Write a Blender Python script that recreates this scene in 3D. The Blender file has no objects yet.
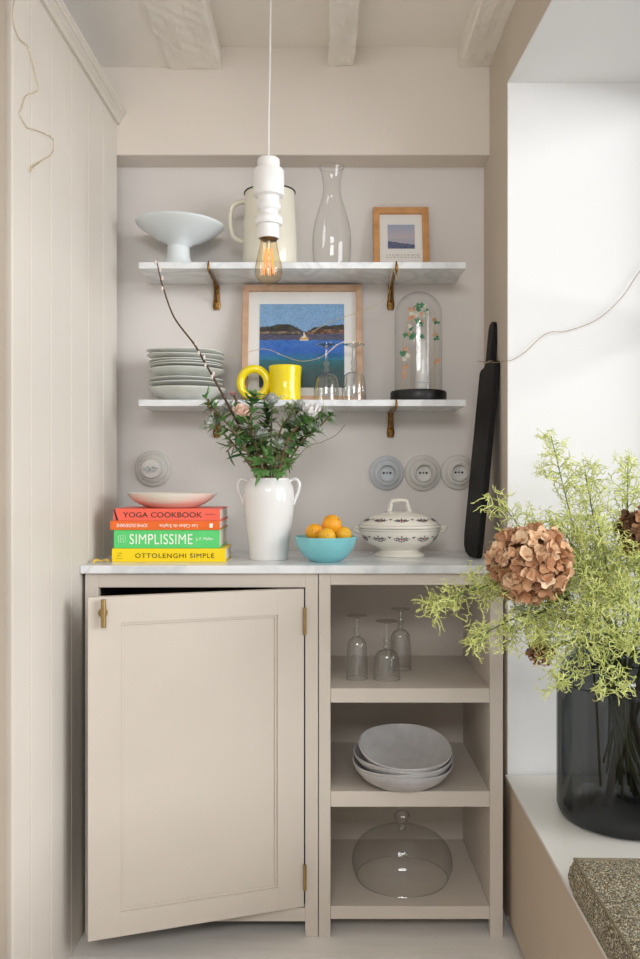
import bpy, math, random
from mathutils import Vector, Matrix, Euler
R = random.Random(7)
PI = math.pi
F, CX, CY, EYE = 860.0, 320.0, 479.5, 1.105
COL = bpy.context.scene.collection

def P(px, py, Y):
    return Vector(((px-CX)*Y/F, Y, EYE-(py-CY)*Y/F))
def X_(px, Y): return (px-CX)*Y/F
def Z_(py, Y): return EYE-(py-CY)*Y/F

# ---------------------------------------------------------------- materials
def lin(c):
    def f(v):
        v /= 255.0
        return v/12.92 if v <= 0.04045 else ((v+0.055)/1.055)**2.4
    return (f(c[0]), f(c[1]), f(c[2]), 1.0)

def base_mat(name):
    m = bpy.data.materials.new(name); m.use_nodes = True
    nt = m.node_tree
    return m, nt, nt.nodes['Principled BSDF']

def noise(nt, scale, detail=3, rough=0.55, stretch=None):
    tc = nt.nodes.new('ShaderNodeTexCoord')
    n = nt.nodes.new('ShaderNodeTexNoise')
    n.inputs['Scale'].default_value = scale
    n.inputs['Detail'].default_value = detail
    n.inputs['Roughness'].default_value = rough
    if stretch:
        mp = nt.nodes.new('ShaderNodeMapping'); mp.inputs['Scale'].default_value = stretch
        nt.links.new(tc.outputs['Object'], mp.inputs['Vector'])
        nt.links.new(mp.outputs['Vector'], n.inputs['Vector'])
    else:
        nt.links.new(tc.outputs['Object'], n.inputs['Vector'])
    return n

def ramp(nt, src, stops):
    r = nt.nodes.new('ShaderNodeValToRGB')
    cr = r.color_ramp
    while len(cr.elements) < len(stops): cr.elements.new(0.5)
    for e, (p, c) in zip(cr.elements, stops):
        e.position = p; e.color = lin(c)
    nt.links.new(src, r.inputs['Fac'])
    return r

def mat(name, c, rough=0.5, var=4, scale=12, bump=0.0, bscale=60, metal=0.0, spec=0.5, stretch=None, coat=0.0):
    m, nt, b = base_mat(name)
    b.inputs['Roughness'].default_value = rough
    b.inputs['Metallic'].default_value = metal
    b.inputs['Specular IOR Level'].default_value = spec
    b.inputs['Coat Weight'].default_value = coat
    n = noise(nt, scale, stretch=stretch)
    lo = tuple(max(0, v-var) for v in c); hi = tuple(min(255, v+var) for v in c)
    r = ramp(nt, n.outputs['Fac'], [(0.3, lo), (0.7, hi)])
    nt.links.new(r.outputs['Color'], b.inputs['Base Color'])
    if bump:
        n2 = noise(nt, bscale, 4, stretch=stretch)
        bp = nt.nodes.new('ShaderNodeBump'); bp.inputs['Strength'].default_value = bump
        bp.inputs['Distance'].default_value = 0.004
        nt.links.new(n2.outputs['Fac'], bp.inputs['Height'])
        nt.links.new(bp.outputs['Normal'], b.inputs['Normal'])
    return m

def glass(name, tint=(1, 1, 1), edge=(0.75, 0.78, 0.76), refl=1.0, rough=0.02):
    """thin-walled glass: light passes with a tint that deepens at grazing angles, plus a mirror coat"""
    m = bpy.data.materials.new(name); m.use_nodes = True
    nt = m.node_tree; nt.nodes.clear()
    out = nt.nodes.new('ShaderNodeOutputMaterial')
    tr = nt.nodes.new('ShaderNodeBsdfTransparent'); gl = nt.nodes.new('ShaderNodeBsdfGlossy')
    gl.inputs['Roughness'].default_value = rough
    lw = nt.nodes.new('ShaderNodeLayerWeight'); lw.inputs['Blend'].default_value = 0.5
    mx = nt.nodes.new('ShaderNodeMix'); mx.data_type = 'RGBA'
    mx.inputs[6].default_value = (*tint, 1); mx.inputs[7].default_value = (*edge, 1)
    pw = nt.nodes.new('ShaderNodeMath'); pw.operation = 'POWER'; pw.inputs[1].default_value = 3.5
    nt.links.new(lw.outputs['Facing'], pw.inputs[0])
    nt.links.new(pw.outputs[0], mx.inputs[0])
    nt.links.new(mx.outputs[2], tr.inputs['Color'])
    fp = nt.nodes.new('ShaderNodeMath'); fp.operation = 'POWER'; fp.inputs[1].default_value = 3.2
    nt.links.new(lw.outputs['Facing'], fp.inputs[0])
    ml = nt.nodes.new('ShaderNodeMath'); ml.operation = 'MULTIPLY_ADD'
    ml.inputs[1].default_value = 0.42*refl; ml.inputs[2].default_value = 0.045*refl; ml.use_clamp = True
    nt.links.new(fp.outputs[0], ml.inputs[0])
    ms = nt.nodes.new('ShaderNodeMixShader')
    nt.links.new(ml.outputs[0], ms.inputs[0]); nt.links.new(tr.outputs[0], ms.inputs[1]); nt.links.new(gl.outputs[0], ms.inputs[2])
    nt.links.new(ms.outputs[0], out.inputs['Surface'])
    return m

def marble(name):
    m, nt, b = base_mat(name)
    b.inputs['Roughness'].default_value = 0.22
    n = noise(nt, 7, 8, 0.62)
    w = nt.nodes.new('ShaderNodeTexNoise'); w.inputs['Scale'].default_value = 3.5; w.inputs['Detail'].default_value = 6
    w.inputs['Distortion'].default_value = 2.2
    tc = nt.nodes.new('ShaderNodeTexCoord'); nt.links.new(tc.outputs['Object'], w.inputs['Vector'])
    r1 = ramp(nt, n.outputs['Fac'], [(0.25, (224, 226, 228)), (0.6, (238, 239, 240))])
    r2 = ramp(nt, w.outputs['Fac'], [(0.42, (255, 255, 255)), (0.5, (218, 220, 222)), (0.57, (255, 255, 255))])
    mx = nt.nodes.new('ShaderNodeMix'); mx.data_type = 'RGBA'; mx.blend_type = 'MULTIPLY'
    mx.inputs[0].default_value = 0.6
    nt.links.new(r1.outputs['Color'], mx.inputs[6]); nt.links.new(r2.outputs['Color'], mx.inputs[7])
    nt.links.new(mx.outputs[2], b.inputs['Base Color'])
    return m

def tweed(name):
    m, nt, b = base_mat(name)
    b.inputs['Roughness'].default_value = 0.95
    b.inputs['Specular IOR Level'].default_value = 0.1
    tc = nt.nodes.new('ShaderNodeTexCoord')
    v = nt.nodes.new('ShaderNodeTexVoronoi'); v.inputs['Scale'].default_value = 620
    mp = nt.nodes.new('ShaderNodeMapping'); mp.inputs['Scale'].default_value = (1, .6, 1)
    nt.links.new(tc.outputs['Object'], mp.inputs['Vector']); nt.links.new(mp.outputs['Vector'], v.inputs['Vector'])
    sp = nt.nodes.new('ShaderNodeSeparateColor'); nt.links.new(v.outputs['Color'], sp.inputs[0])
    r = ramp(nt, sp.outputs[0], [(0.0, (72, 63, 46)), (0.3, (116, 103, 78)), (0.5, (158, 144, 114)), (0.7, (122, 128, 126)), (0.88, (214, 203, 178))])
    nt.links.new(r.outputs['Color'], b.inputs['Base Color'])
    bp = nt.nodes.new('ShaderNodeBump'); bp.inputs['Strength'].default_value = 0.7; bp.inputs['Distance'].default_value = 0.002
    nt.links.new(v.outputs['Distance'], bp.inputs['Height']); bp.invert = True
    nt.links.new(bp.outputs['Normal'], b.inputs['Normal'])
    return m

def attr_mat(name, rough=0.7):
    m, nt, b = base_mat(name)
    b.inputs['Roughness'].default_value = rough
    a = nt.nodes.new('ShaderNodeVertexColor'); a.layer_name = 'Col'
    nt.links.new(a.outputs['Color'], b.inputs['Base Color'])
    return m

def floor_mat(name):
    m, nt, b = base_mat(name)
    b.inputs['Roughness'].default_value = 0.38
    n = noise(nt, 6, 5, 0.6, (1.0, 6, 1))
    r = ramp(nt, n.outputs['Fac'], [(0.3, (228, 223, 217)), (0.7, (238, 234, 228))])
    nt.links.new(r.outputs['Color'], b.inputs['Base Color'])
    return m

M = {}
M['paint'] = mat('taupe_paint', (210, 200, 188), 0.45, 2, 5, 0.05, 120)
M['panel'] = mat('panel_paint', (220, 213, 203), 0.5, 2, 5, 0.05, 90)
M['post'] = mat('post_paint', (184, 170, 154), 0.55, 2, 5)
M['wall'] = mat('plaster_wall', (228, 222, 217), 0.85, 2, 3, 0.12, 25)
M['bulk'] = mat('plaster_beige', (228, 218, 207), 0.85, 2, 3, 0.12, 25)
M['wallr'] = mat('plaster_taupe', (208, 195, 180), 0.85, 2, 3, 0.12, 25)
M['white_wall'] = mat('white_plaster', (236, 235, 234), 0.8, 1, 3, 0.06, 25)
M['ceil'] = mat('ceiling_plaster', (246, 239, 230), 0.9, 3, 4, 0.1, 30)
M['beam'] = mat('painted_beam', (244, 237, 227), 0.85, 4, 14, 1.0, 55, stretch=(1, 0.3, 1))
M['floor'] = floor_mat('painted_floor')
M['marble'] = marble('marble')
M['bench_front'] = mat('bench_paint', (196, 178, 157), 0.5, 2, 5)
M['bench_top'] = mat('bench_top_paint', (226, 223, 216), 0.4, 1, 5)
M['dark'] = mat('cupboard_inside', (70, 66, 62), 0.7, 2, 6)
M['brass'] = mat('aged_brass', (128, 92, 42), 0.35, 14, 60, 0.2, 120, metal=0.9)
M['brass_pale'] = mat('brushed_brass', (172, 146, 98), 0.35, 8, 60, metal=0.9)
M['steel'] = mat('steel', (190, 190, 190), 0.3, 6, 40, metal=0.9)
M['gold_wire'] = mat('gold_wire', (216, 196, 156), 0.4, 8, 60, metal=0.5)
M['fine_wire'] = mat('fine_copper_wire', (170, 145, 115), 0.45, 8, 60, metal=0.4)
M['bead'] = mat('clear_bead', (235, 225, 200), 0.15, 3, 60)
M['white_cer'] = mat('white_ceramic', (238, 236, 234), 0.14, 2, 8, coat=0.3)
M['porc_blue'] = mat('cool_white_porcelain', (226, 232, 234), 0.18, 2, 8, coat=0.3)
M['cream_enamel'] = mat('cream_enamel', (236, 231, 214), 0.18, 2, 8, coat=0.4)
M['cream_cer'] = mat('cream_faience', (238, 232, 220), 0.14, 3, 14, coat=0.4)
M['black_rim'] = mat('black_enamel_rim', (40, 36, 34), 0.3, 4, 30)
M['celadon'] = mat('celadon_glaze', (218, 220, 214), 0.22, 6, 25, coat=0.3)
M['grey_stone'] = mat('grey_stoneware', (190, 187, 186), 0.42, 7, 30)
M['yellow_glaze'] = mat('yellow_glaze', (255, 228, 10), 0.15, 5, 18, 0.6, 45, coat=0.5)
M['turq'] = mat('turquoise_glaze', (132, 206, 213), 0.2, 5, 20, coat=0.3)
M['citrus'] = mat('citrus_peel', (250, 172, 34), 0.4, 8, 20, 0.25, 240)
M['citrus_y'] = mat('citrus_peel_yellow', (252, 190, 50), 0.4, 8, 20, 0.25, 240)
M['stalk'] = mat('citrus_stalk', (96, 110, 50), 0.7, 8, 40)
M['switch'] = mat('porcelain_switch', (222, 218, 213), 0.25, 2, 10)
M['switch_b'] = mat('cool_porcelain_socket', (208, 212, 216), 0.25, 2, 10)
M['black_hole'] = mat('socket_hole', (28, 26, 25), 0.6, 2, 10)
M['black_wood'] = mat('black_wood', (13, 10, 9), 0.5, 6, 20, 0.3, 60, stretch=(8, 8, 0.6), spec=0.25)
M['black_base'] = mat('black_lacquer', (26, 25, 25), 0.4, 3, 20)
M['oak'] = mat('pale_oak', (206, 168, 138), 0.5, 12, 30, 0.15, 70, stretch=(1, 1, 1))
M['pine'] = mat('honey_pine', (206, 150, 92), 0.45, 12, 30, 0.15, 70)
M['mat_board'] = mat('white_mat_board', (246, 244, 240), 0.85, 1, 10)
M['paint_art'] = attr_mat('painting_pigment', 0.55)
M['print_art'] = attr_mat('print_pigment', 0.7)
M['coral'] = mat('coral_cover', (248, 104, 82), 0.42, 3, 20)
M['orange'] = mat('orange_cover', (240, 108, 28), 0.42, 3, 20)
M['green'] = mat('green_cover', (92, 212, 118), 0.42, 3, 20)
M['yellow'] = mat('yellow_cover', (252, 218, 8), 0.42, 3, 20)
M['pages'] = mat('book_pages', (236, 230, 220), 0.85, 6, 220, stretch=(1, 1, 6))
M['ink'] = mat('dark_ink', (52, 26, 26), 0.6, 2, 20)
M['ink_white'] = mat('white_ink', (250, 248, 240), 0.6, 2, 20)
M['ink_olive'] = mat('olive_ink', (196, 168, 20), 0.6, 2, 20)
M['ink_pale_green'] = mat('pale_green_ink', (190, 240, 196), 0.6, 2, 20)
M['ribbon'] = mat('yellow_ribbon', (226, 190, 70), 0.6, 6, 40)
M['decor_dark'] = mat('transfer_grey', (60, 66, 72), 0.35, 4, 40)
M['decor_red'] = mat('transfer_red', (170, 60, 58), 0.35, 4, 40)
M['cord'] = mat('white_cord', (236, 233, 228), 0.7, 2, 60)
M['lamp_white'] = mat('matt_white_holder', (240, 238, 236), 0.5, 2, 20)
M['bark'] = mat('brown_bark', (84, 62, 46), 0.8, 14, 60)
M['stem'] = mat('olive_stem', (116, 112, 66), 0.7, 14, 60)
M['stem_br'] = mat('brown_stem', (122, 98, 68), 0.7, 14, 60)
M['leaf'] = mat('green_leaf', (98, 140, 76), 0.5, 16, 45)
M['leaf_l'] = mat('light_green_leaf', (146, 168, 116), 0.55, 16, 45)
M['leaf_d'] = mat('dark_green_leaf', (66, 106, 60), 0.5, 10, 45)
M['thistle'] = mat('grey_green_thistle', (216, 220, 210), 0.8, 16, 90)
M['thistle_b'] = mat('blue_grey_cone', (186, 188, 184), 0.8, 22, 160)
M['rose_p'] = mat('peach_petal', (244, 214, 196), 0.6, 8, 40)
M['rose_w'] = mat('white_petal', (250, 246, 244), 0.6, 4, 40)
M['pink'] = mat('pink_bud', (214, 164, 164), 0.6, 10, 60)
M['catkin'] = mat('catkin_fur', (226, 214, 204), 0.95, 8, 120)
M['hyd1'] = mat('dried_petal_tan', (220, 178, 138), 0.7, 16, 40)
M['hyd2'] = mat('dried_petal_brown', (194, 144, 106), 0.7, 16, 40)
M['hyd3'] = mat('dried_petal_pale', (236, 204, 168), 0.7, 14, 40)
M['hyd4'] = mat('dried_petal_dark', (112, 78, 52), 0.7, 16, 40)
M['spray'] = mat('lime_spray', (206, 211, 126), 0.6, 18, 18)
M['spray2'] = mat('green_spray', (150, 172, 98), 0.6, 18, 18)
M['stem_sub'] = mat('spray_stem', (104, 108, 66), 0.6, 14, 30)
M['stem_dark'] = mat('wet_dark_stem', (70, 58, 44), 0.5, 12, 40)
M['tweed'] = tweed('tweed')
M['piping'] = mat('tweed_piping', (126, 116, 94), 0.95, 30, 400, 0.4, 400, spec=0.1)
M['glass'] = glass('clear_glass', (0.985, 0.988, 0.985), (0.72, 0.75, 0.73), 1.2)
M['glass_thick'] = glass('pressed_glass', (0.97, 0.975, 0.97), (0.72, 0.75, 0.74), 2.8, 0.08)
M['dome'] = glass('dome_glass', (0.988, 0.99, 0.988), (0.72, 0.75, 0.73), 1.1)
M['smoke'] = glass('smoke_glass', (0.285, 0.30, 0.305), (0.07, 0.08, 0.085), 1.0, 0.03)
M['amber'] = glass('amber_glass', (0.975, 0.90, 0.76), (0.60, 0.46, 0.26), 0.9)
M['pane'] = glass('window_pane', (0.998, 0.998, 0.998), (0.9, 0.92, 0.91), 0.35)
def filament_mat():
    m, nt, b = base_mat('lit_filament')
    b.inputs['Base Color'].default_value = lin((230, 140, 50))
    b.inputs['Emission Color'].default_value = lin((255, 170, 80))
    b.inputs['Emission Strength'].default_value = 0.9
    return m
M['filament'] = filament_mat()

# ---------------------------------------------------------------- mesh builder
class MB:
    def __init__(s): s.v = []; s.f = []; s.sm = []; s.mi = []; s.col = []
    def add(s, vs, fs, smooth=True, mi=0, xf=None):
        o = len(s.v)
        for p in vs:
            p = Vector(p)
            s.v.append(xf @ p if xf is not None else p)
        for f in fs:
            s.f.append([i+o for i in f]); s.sm.append(smooth); s.mi.append(mi)
        return s
    def box(s, x0, x1, y0, y1, z0, z1, mi=0, xf=None):
        vs = [(x, y, z) for x in (x0, x1) for y in (y0, y1) for z in (z0, z1)]
        fs = [(0, 1, 3, 2), (4, 6, 7, 5), (0, 4, 5, 1), (2, 3, 7, 6), (0, 2, 6, 4), (1, 5, 7, 3)]
        return s.add(vs, fs, False, mi, xf)
    def hexa(s, pts, mi=0):      # 8 points: bottom 4 ccw, top 4 ccw
        fs = [(3, 2, 1, 0), (4, 5, 6, 7), (0, 1, 5, 4), (1, 2, 6, 5), (2, 3, 7, 6), (3, 0, 4, 7)]
        return s.add(pts, fs, False, mi)
    def lathe(s, prof, n=48, sx=1, sy=1, mi=0, xf=None, smooth=True, wob=None):
        vs = []; fs = []; idx = []
        for k, (r, z) in enumerate(prof):
            if r < 1e-6:
                idx.append([len(vs)]); vs.append((0, 0, z))
            else:
                row = []
                for i in range(n):
                    a = 2*PI*i/n
                    rr, zz = r, z
                    if wob: rr, zz = wob(r, z, a)
                    row.append(len(vs)); vs.append((rr*sx*math.cos(a), rr*sy*math.sin(a), zz))
                idx.append(row)
        for a, b in zip(idx, idx[1:]):
            if len(a) == 1 and len(b) == 1: continue
            for i in range(n):
                j = (i+1) % n
                if len(a) == 1: fs.append((a[0], b[j], b[i]))
                elif len(b) == 1: fs.append((a[i], a[j], b[0]))
                else: fs.append((a[i], a[j], b[j], b[i]))
        return s.add(vs, fs, smooth, mi, xf)
    def tube(s, path, rad, n=8, mi=0, flat=1.0, closed=False, caps=True):
        path = [Vector(p) for p in path]
        if not isinstance(rad, (list, tuple)): rad = [rad]*len(path)
        N = len(path); vs = []; fs = []
        up = None
        for i in range(N):
            if closed: t = path[(i+1) % N]-path[i-1]
            else: t = path[min(i+1, N-1)]-path[max(i-1, 0)]
            if t.length < 1e-9: t = Vector((0, 0, 1))
            t.normalize()
            if up is None:
                up = Vector((0, 1, 0)) if abs(t.y) < 0.9 else Vector((1, 0, 0))
            u = up - t*up.dot(t)
            if u.length < 1e-6: u = t.orthogonal()
            u.normalize(); up = u; w = t.cross(u)
            for k in range(n):
                a = 2*PI*k/n
                vs.append(path[i]+u*(rad[i]*math.cos(a)*flat)+w*(rad[i]*math.sin(a)))
        for i in range(N if closed else N-1):
            i2 = (i+1) % N
            for k in range(n):
                k2 = (k+1) % n
                fs.append((i*n+k, i*n+k2, i2*n+k2, i2*n+k))
        if caps and not closed:
            fs.append(tuple(range(n))[::-1]); fs.append(tuple((N-1)*n+k for k in range(n)))
        return s.add(vs, fs, True, mi)
    def ball(s, c, r, n=12, mi=0, sc=(1, 1, 1), rot=None):
        prof = [(r*math.sin(PI*i/(n//2+2)), -r*math.cos(PI*i/(n//2+2))) for i in range(n//2+3)]
        prof[0] = (0, -r); prof[-1] = (0, r)
        xf = Matrix.Translation(Vector(c)) @ (rot.to_4x4() if rot is not None else Matrix.Identity(4)) @ Matrix.Diagonal((*sc, 1))
        return s.lathe(prof, n, mi=mi, xf=xf)
    def leaf(s, base, d, nrm, L, W, mi=0, fold=0.18, curl=0.15, seg=5, tipw=0.0):
        base = Vector(base); d = Vector(d).normalized(); nrm = Vector(nrm)
        nrm = nrm - d*nrm.dot(d)
        if nrm.length < 1e-5: nrm = d.orthogonal()
        nrm.normalize(); sd = d.cross(nrm)
        vs = []; fs = []
        for i in range(seg+1):
            t = i/seg
            w = W*0.5*(math.sin(PI*min(1, t*0.92+0.08))**0.8) if i < seg else W*tipw
            c = base + d*(L*t) + nrm*(-curl*L*t*t)
            vs += [c+sd*w+nrm*(fold*w), c, c-sd*w+nrm*(fold*w)]
        for i in range(seg):
            a = i*3
            fs += [(a, a+3, a+4, a+1), (a+1, a+4, a+5, a+2)]
        return s.add(vs, fs, True, mi)
    def build(s, name, mats, parent=None, bevel=0.0, bseg=2, shift=None):
        me = bpy.data.meshes.new(name)
        vs = s.v
        if shift is not None: vs = [p-shift for p in vs]
        me.from_pydata([tuple(p) for p in vs], [], s.f)
        me.validate(); me.update()
        sharp = any(s.sm)
        for p, sm, mi in zip(me.polygons, s.sm, s.mi):
            p.use_smooth = sm; p.material_index = mi
        if sharp and hasattr(me, 'set_sharp_from_angle'): me.set_sharp_from_angle(angle=math.radians(38))
        if not isinstance(mats, (list, tuple)): mats = [mats]
        for m in mats: me.materials.append(m)
        o = bpy.data.objects.new(name, me); COL.objects.link(o)
        if parent is not None: o.parent = parent
        if bevel:
            b = o.modifiers.new('bevel', 'BEVEL'); b.width = bevel; b.segments = bseg; b.limit_method = 'ANGLE'
            b.angle_limit = math.radians(40); b.harden_normals = False
        return o

def thing(name, label, cat, loc=(0, 0, 0), rot=(0, 0, 0), group=None):
    o = bpy.data.objects.new(name, None); COL.objects.link(o)
    o.location = loc; o.rotation_euler = rot; o.empty_display_size = 0.05
    return tag(o, label, cat, group)
def tag(o, label=None, cat=None, group=None, kind=None):
    if label: o['label'] = label
    if cat: o['category'] = cat
    if group: o['group'] = group
    if kind: o['kind'] = kind
    return o
def struct(name, mb, mats, label=None, bevel=0.0):
    o = mb.build(name, mats, None, bevel); o['kind'] = 'structure'
    if label: o['label'] = label
    return o
def copy_thing(o, loc, rot=None, label=None):
    c = o.copy(); COL.objects.link(c); c.location = loc
    if rot is not None: c.rotation_euler = rot
    if label: c['label'] = label
    for ch in list(o.children):
        d = ch.copy(); COL.objects.link(d); d.parent = c
        for g in list(ch.children):
            e = g.copy(); COL.objects.link(e); e.parent = d
    return c
def spline(pts, n=8):
    pts = [Vector(p) for p in pts]; out = []
    q = [pts[0]*2-pts[1]]+pts+[pts[-1]*2-pts[-2]]
    for i in range(1, len(q)-2):
        a, b, c, d = q[i-1], q[i], q[i+1], q[i+2]
        for k in range(n):
            t = k/n
            out.append(0.5*((2*b)+(c-a)*t+(2*a-5*b+4*c-d)*t*t+(3*b-a-3*c+d)*t**3))
    out.append(pts[-1]); return out
def thick(outer, t):
    """lathe profile outer (bottom->rim) closed with an inner wall of thickness t"""
    out = list(outer); inner = []
    for i in range(len(outer)-1, -1, -1):
        r, z = outer[i]
        inner.append((max(0.0, r-t), z + (t if r < 1e-6 or i < len(outer)//3 else t*0.3)))
    inner[-1] = (0, inner[-1][1]) if inner[-1][0] < 0.02 else inner[-1]
    if inner[-1][0] > 0: inner.append((0, inner[-1][1]))
    return out+inner
def sprof(pts, n=5):
    return [(max(0, p.x), p.y) for p in spline([(r, z, 0) for r, z in pts], n)]
def text_mesh(name, body, size, mats, parent, loc, flip=False, width=None, extrude=0.0003, bold=0.0, height=None, space=1.0):
    cu = bpy.data.curves.new(name, 'FONT'); cu.body = body; cu.size = size; cu.extrude = extrude
    cu.align_x = 'CENTER'; cu.align_y = 'CENTER'; cu.resolution_u = 4; cu.space_character = space
    to = bpy.data.objects.new(name+'_tmp', cu); COL.objects.link(to)
    bpy.context.view_layer.update()
    dg = bpy.context.evaluated_depsgraph_get()
    me = bpy.data.meshes.new_from_object(to.evaluated_get(dg)); me.name = name
    bpy.data.objects.remove(to); bpy.data.curves.remove(cu)
    xs = [v.co.x for v in me.vertices]; ys = [v.co.y for v in me.vertices]
    w = max(xs)-min(xs); cx = (max(xs)+min(xs))/2; cy = (max(ys)+min(ys))/2
    k = (width/w) if width else 1.0
    kz = (height/(max(ys)-min(ys))) if height else 1.0
    for v in me.vertices:
        x = (v.co.x-cx)*k; z = (v.co.y-cy)*kz; y = v.co.z
        if flip: x, z = -x, -z
        v.co = Vector((x+loc[0], -y+loc[1], z+loc[2]))
    me.materials.append(mats)
    o = bpy.data.objects.new(name, me); COL.objects.link(o); o.parent = parent
    return o

# ================================================================ the room
YF = F/414                  # cabinet fronts
YB = F/343                  # back wall
YK = F/356.5                # bulkhead face
YJ = F/398                  # window reveal
CEIL = 2.318
SOF = 2.0152
YN = -1.4                   # how far the room runs behind the camera
# floor boards run across the room: individual boards with fine seams
m = MB()
y = YB+0.1
ys = [2.82, 2.62, 2.41, 2.20, 1.99]
yy = 1.99
while yy > YN: yy -= 0.2; ys.append(yy)
for a, b in zip(ys, ys[1:]):
    m.box(-1.4, 1.3, b+0.0012, a-0.0012, -0.04, 0.0)
m.box(-1.4, 1.3, YN, 2.82, -0.06, -0.003)
struct('floor', m, M['floor'], bevel=0.0)
# back wall
m = MB(); m.box(-0.75, 0.62, YB, YB+0.12, 0, 2.5); struct('wall_back', m, M['wall'])
# niche left return behind the panelling
m = MB(); m.box(-0.75, -0.64, YK-0.02, YB+0.02, 0, 2.4); struct('wall_niche', m, M['wall'])
# bulkhead over the niche
m = MB(); m.box(-0.75, 0.52, YK, YB+0.05, SOF, 2.45); struct('wall_bulkhead', m, M['bulk'], bevel=0.004)
# left panelled wall: vertical tongue-and-groove boards, groove between them
def xl(Y): return -0.5694+(Y-YK)*0.02
m = MB()
pxs = [12.5, 30.7, 51, 71.5, 88.3, 103.2]
edges = [1.635]
for px in pxs:
    Yg = 1.9
    for _ in range(20): Yg = xl(Yg)*F/(px-CX)
    edges.append(Yg)
edges.append(YK)
g = 0.0018
for a, b in zip(edges, edges[1:]):
    pa, pb = a+g, b-g
    if b == YK: pb = b
    zt = 2.16
    m.hexa([(xl(pa), pa, 0), (xl(pb), pb, 0), (xl(b)-0.05, pb, 0), (xl(a)-0.05, pa, 0),
            (xl(pa), pa, zt), (xl(pb), pb, zt), (xl(b)-0.05, pb, zt), (xl(a)-0.05, pa, zt)])
m.hexa([(xl(1.635)-0.0035, 1.635, 0), (xl(YK)-0.0035, YK, 0), (xl(YK)-0.06, YK, 0), (xl(1.635)-0.06, 1.635, 0),
        (xl(1.635)-0.0035, 1.635, 2.16), (xl(YK)-0.0035, YK, 2.16), (xl(YK)-0.06, YK, 2.16), (xl(1.635)-0.06, 1.635, 2.16)])
struct('wall_left', m, M['panel'], 'cream vertical tongue and groove panelling on the left', bevel=0.0028)
# near post / door lining at the left edge
m = MB(); m.box(-0.66, -0.598, 0.9, 1.634, 0, 2.30); m.box(-0.66, -0.5845, 1.0, 1.60, 0, 2.30); struct('trim_1', m, M['post'], 'taupe door lining at the left edge', bevel=0.003)
# crown moulding on top of the panelling
prof = [(-0.05, 2.078), (0.009, 2.078), (0.011, 2.080), (0.011, 2.087), (0.010, 2.092), (0.014, 2.098), (0.017, 2.100), (0.017, 2.106),
        (0.022, 2.112), (0.027, 2.114), (0.027, 2.122), (0.033, 2.128), (0.033, 2.140), (-0.05, 2.140)]
m = MB()
n = len(prof); vs = []
for Y in (1.0, YK-0.001):
    vs += [(xl(Y)+a*0.80, Y, 2.099+(b-2.078)*0.62) for a, b in prof]
fs = [(i, (i+1) % n, n+(i+1) % n, n+i) for i in range(n)]+[tuple(range(n))[::-1], tuple(range(n, 2*n))]
m.add(vs, fs, False); struct('trim_2', m, M['panel'], 'cream moulded cornice along the top of the panelling')
# ceiling, with the lower boarded bay on the left
m = MB(); m.box(-1.4, 1.2, YN, YB, CEIL, CEIL+0.08); struct('ceiling', m, M['ceil'])
m = MB(); m.box(-1.4, X_(170, YK)+0.01, YN, YK-0.0005, 2.262, CEIL); struct('ceiling_bay', m, M['ceil'])
def beam(pxa, pxb, pyb, lab, seed, name):
    rr = random.Random(seed); m = MB()
    zb = Z_(pyb, YK); xa, xb = X_(pxa, YK), X_(pxb, YK)
    N = 150; rows = []
    sec = [(0, 1), (0, 0.5), (0.0, 0.06), (0.02, 0.0), (0.2, 0.0), (0.4, -0.01), (0.6, 0.0), (0.8, 0.0), (0.98, 0.0), (1, 0.06), (1, 0.5), (1, 1)]
    vs = []; fs = []
    ph = [rr.uniform(0, 6) for _ in range(6)]
    for i in range(N+1):
        Y = YN+(YK-0.0008-YN)*i/N
        for j, (u, w) in enumerate(sec):
            dx = 0.003*math.sin(Y*7+ph[j % 6])+rr.uniform(-.0016, .0016)
            dz = 0.002*math.sin(Y*9+ph[(j+2) % 6])+rr.uniform(-.0022, .0022)
            vs.append((xa+(xb-xa)*u+dx, Y, zb+(CEIL+0.01-zb)*w+dz))
    k = len(sec)
    for i in range(N):
        for j in range(k-1):
            fs.append((i*k+j, i*k+j+1, (i+1)*k+j+1, (i+1)*k+j))
    fs.append(tuple(N*k+j for j in range(k)))
    m.add(vs, fs, False)
    o = struct(name, m, M['beam'], lab)
    return o
beam(168.5, 220.5, 69, 'broad rough painted ceiling beam on the left', 3, 'trim_3')
beam(328, 353.5, 67, 'narrow painted ceiling beam in the middle', 5, 'trim_4')
beam(459.5, 495, 67, 'painted ceiling beam against the right wall', 8, 'trim_5')
# right wall: niche cheek + piece above the window, slightly out of true
XJ = 0.470
RT = 2.1037   # top of the window opening
def xr(Y): return XJ+(Y-YJ)*0.023 if Y > YJ else XJ+(Y-YJ)*-0.030
WX = 0.87    # outer face of reveal
m = MB()
m.hexa([(XJ, YJ, 0), (xr(YB), YB, 0), (xr(YB)+0.5, YB+0.02, 0), (WX+0.16, YJ, 0),
        (XJ, YJ, CEIL), (xr(YB), YB, CEIL), (xr(YB)+0.5, YB+0.02, CEIL), (WX+0.16, YJ, CEIL)])
struct('wall_right', m, [M['wallr']], 'taupe plaster wall between the shelves and the window')
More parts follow.
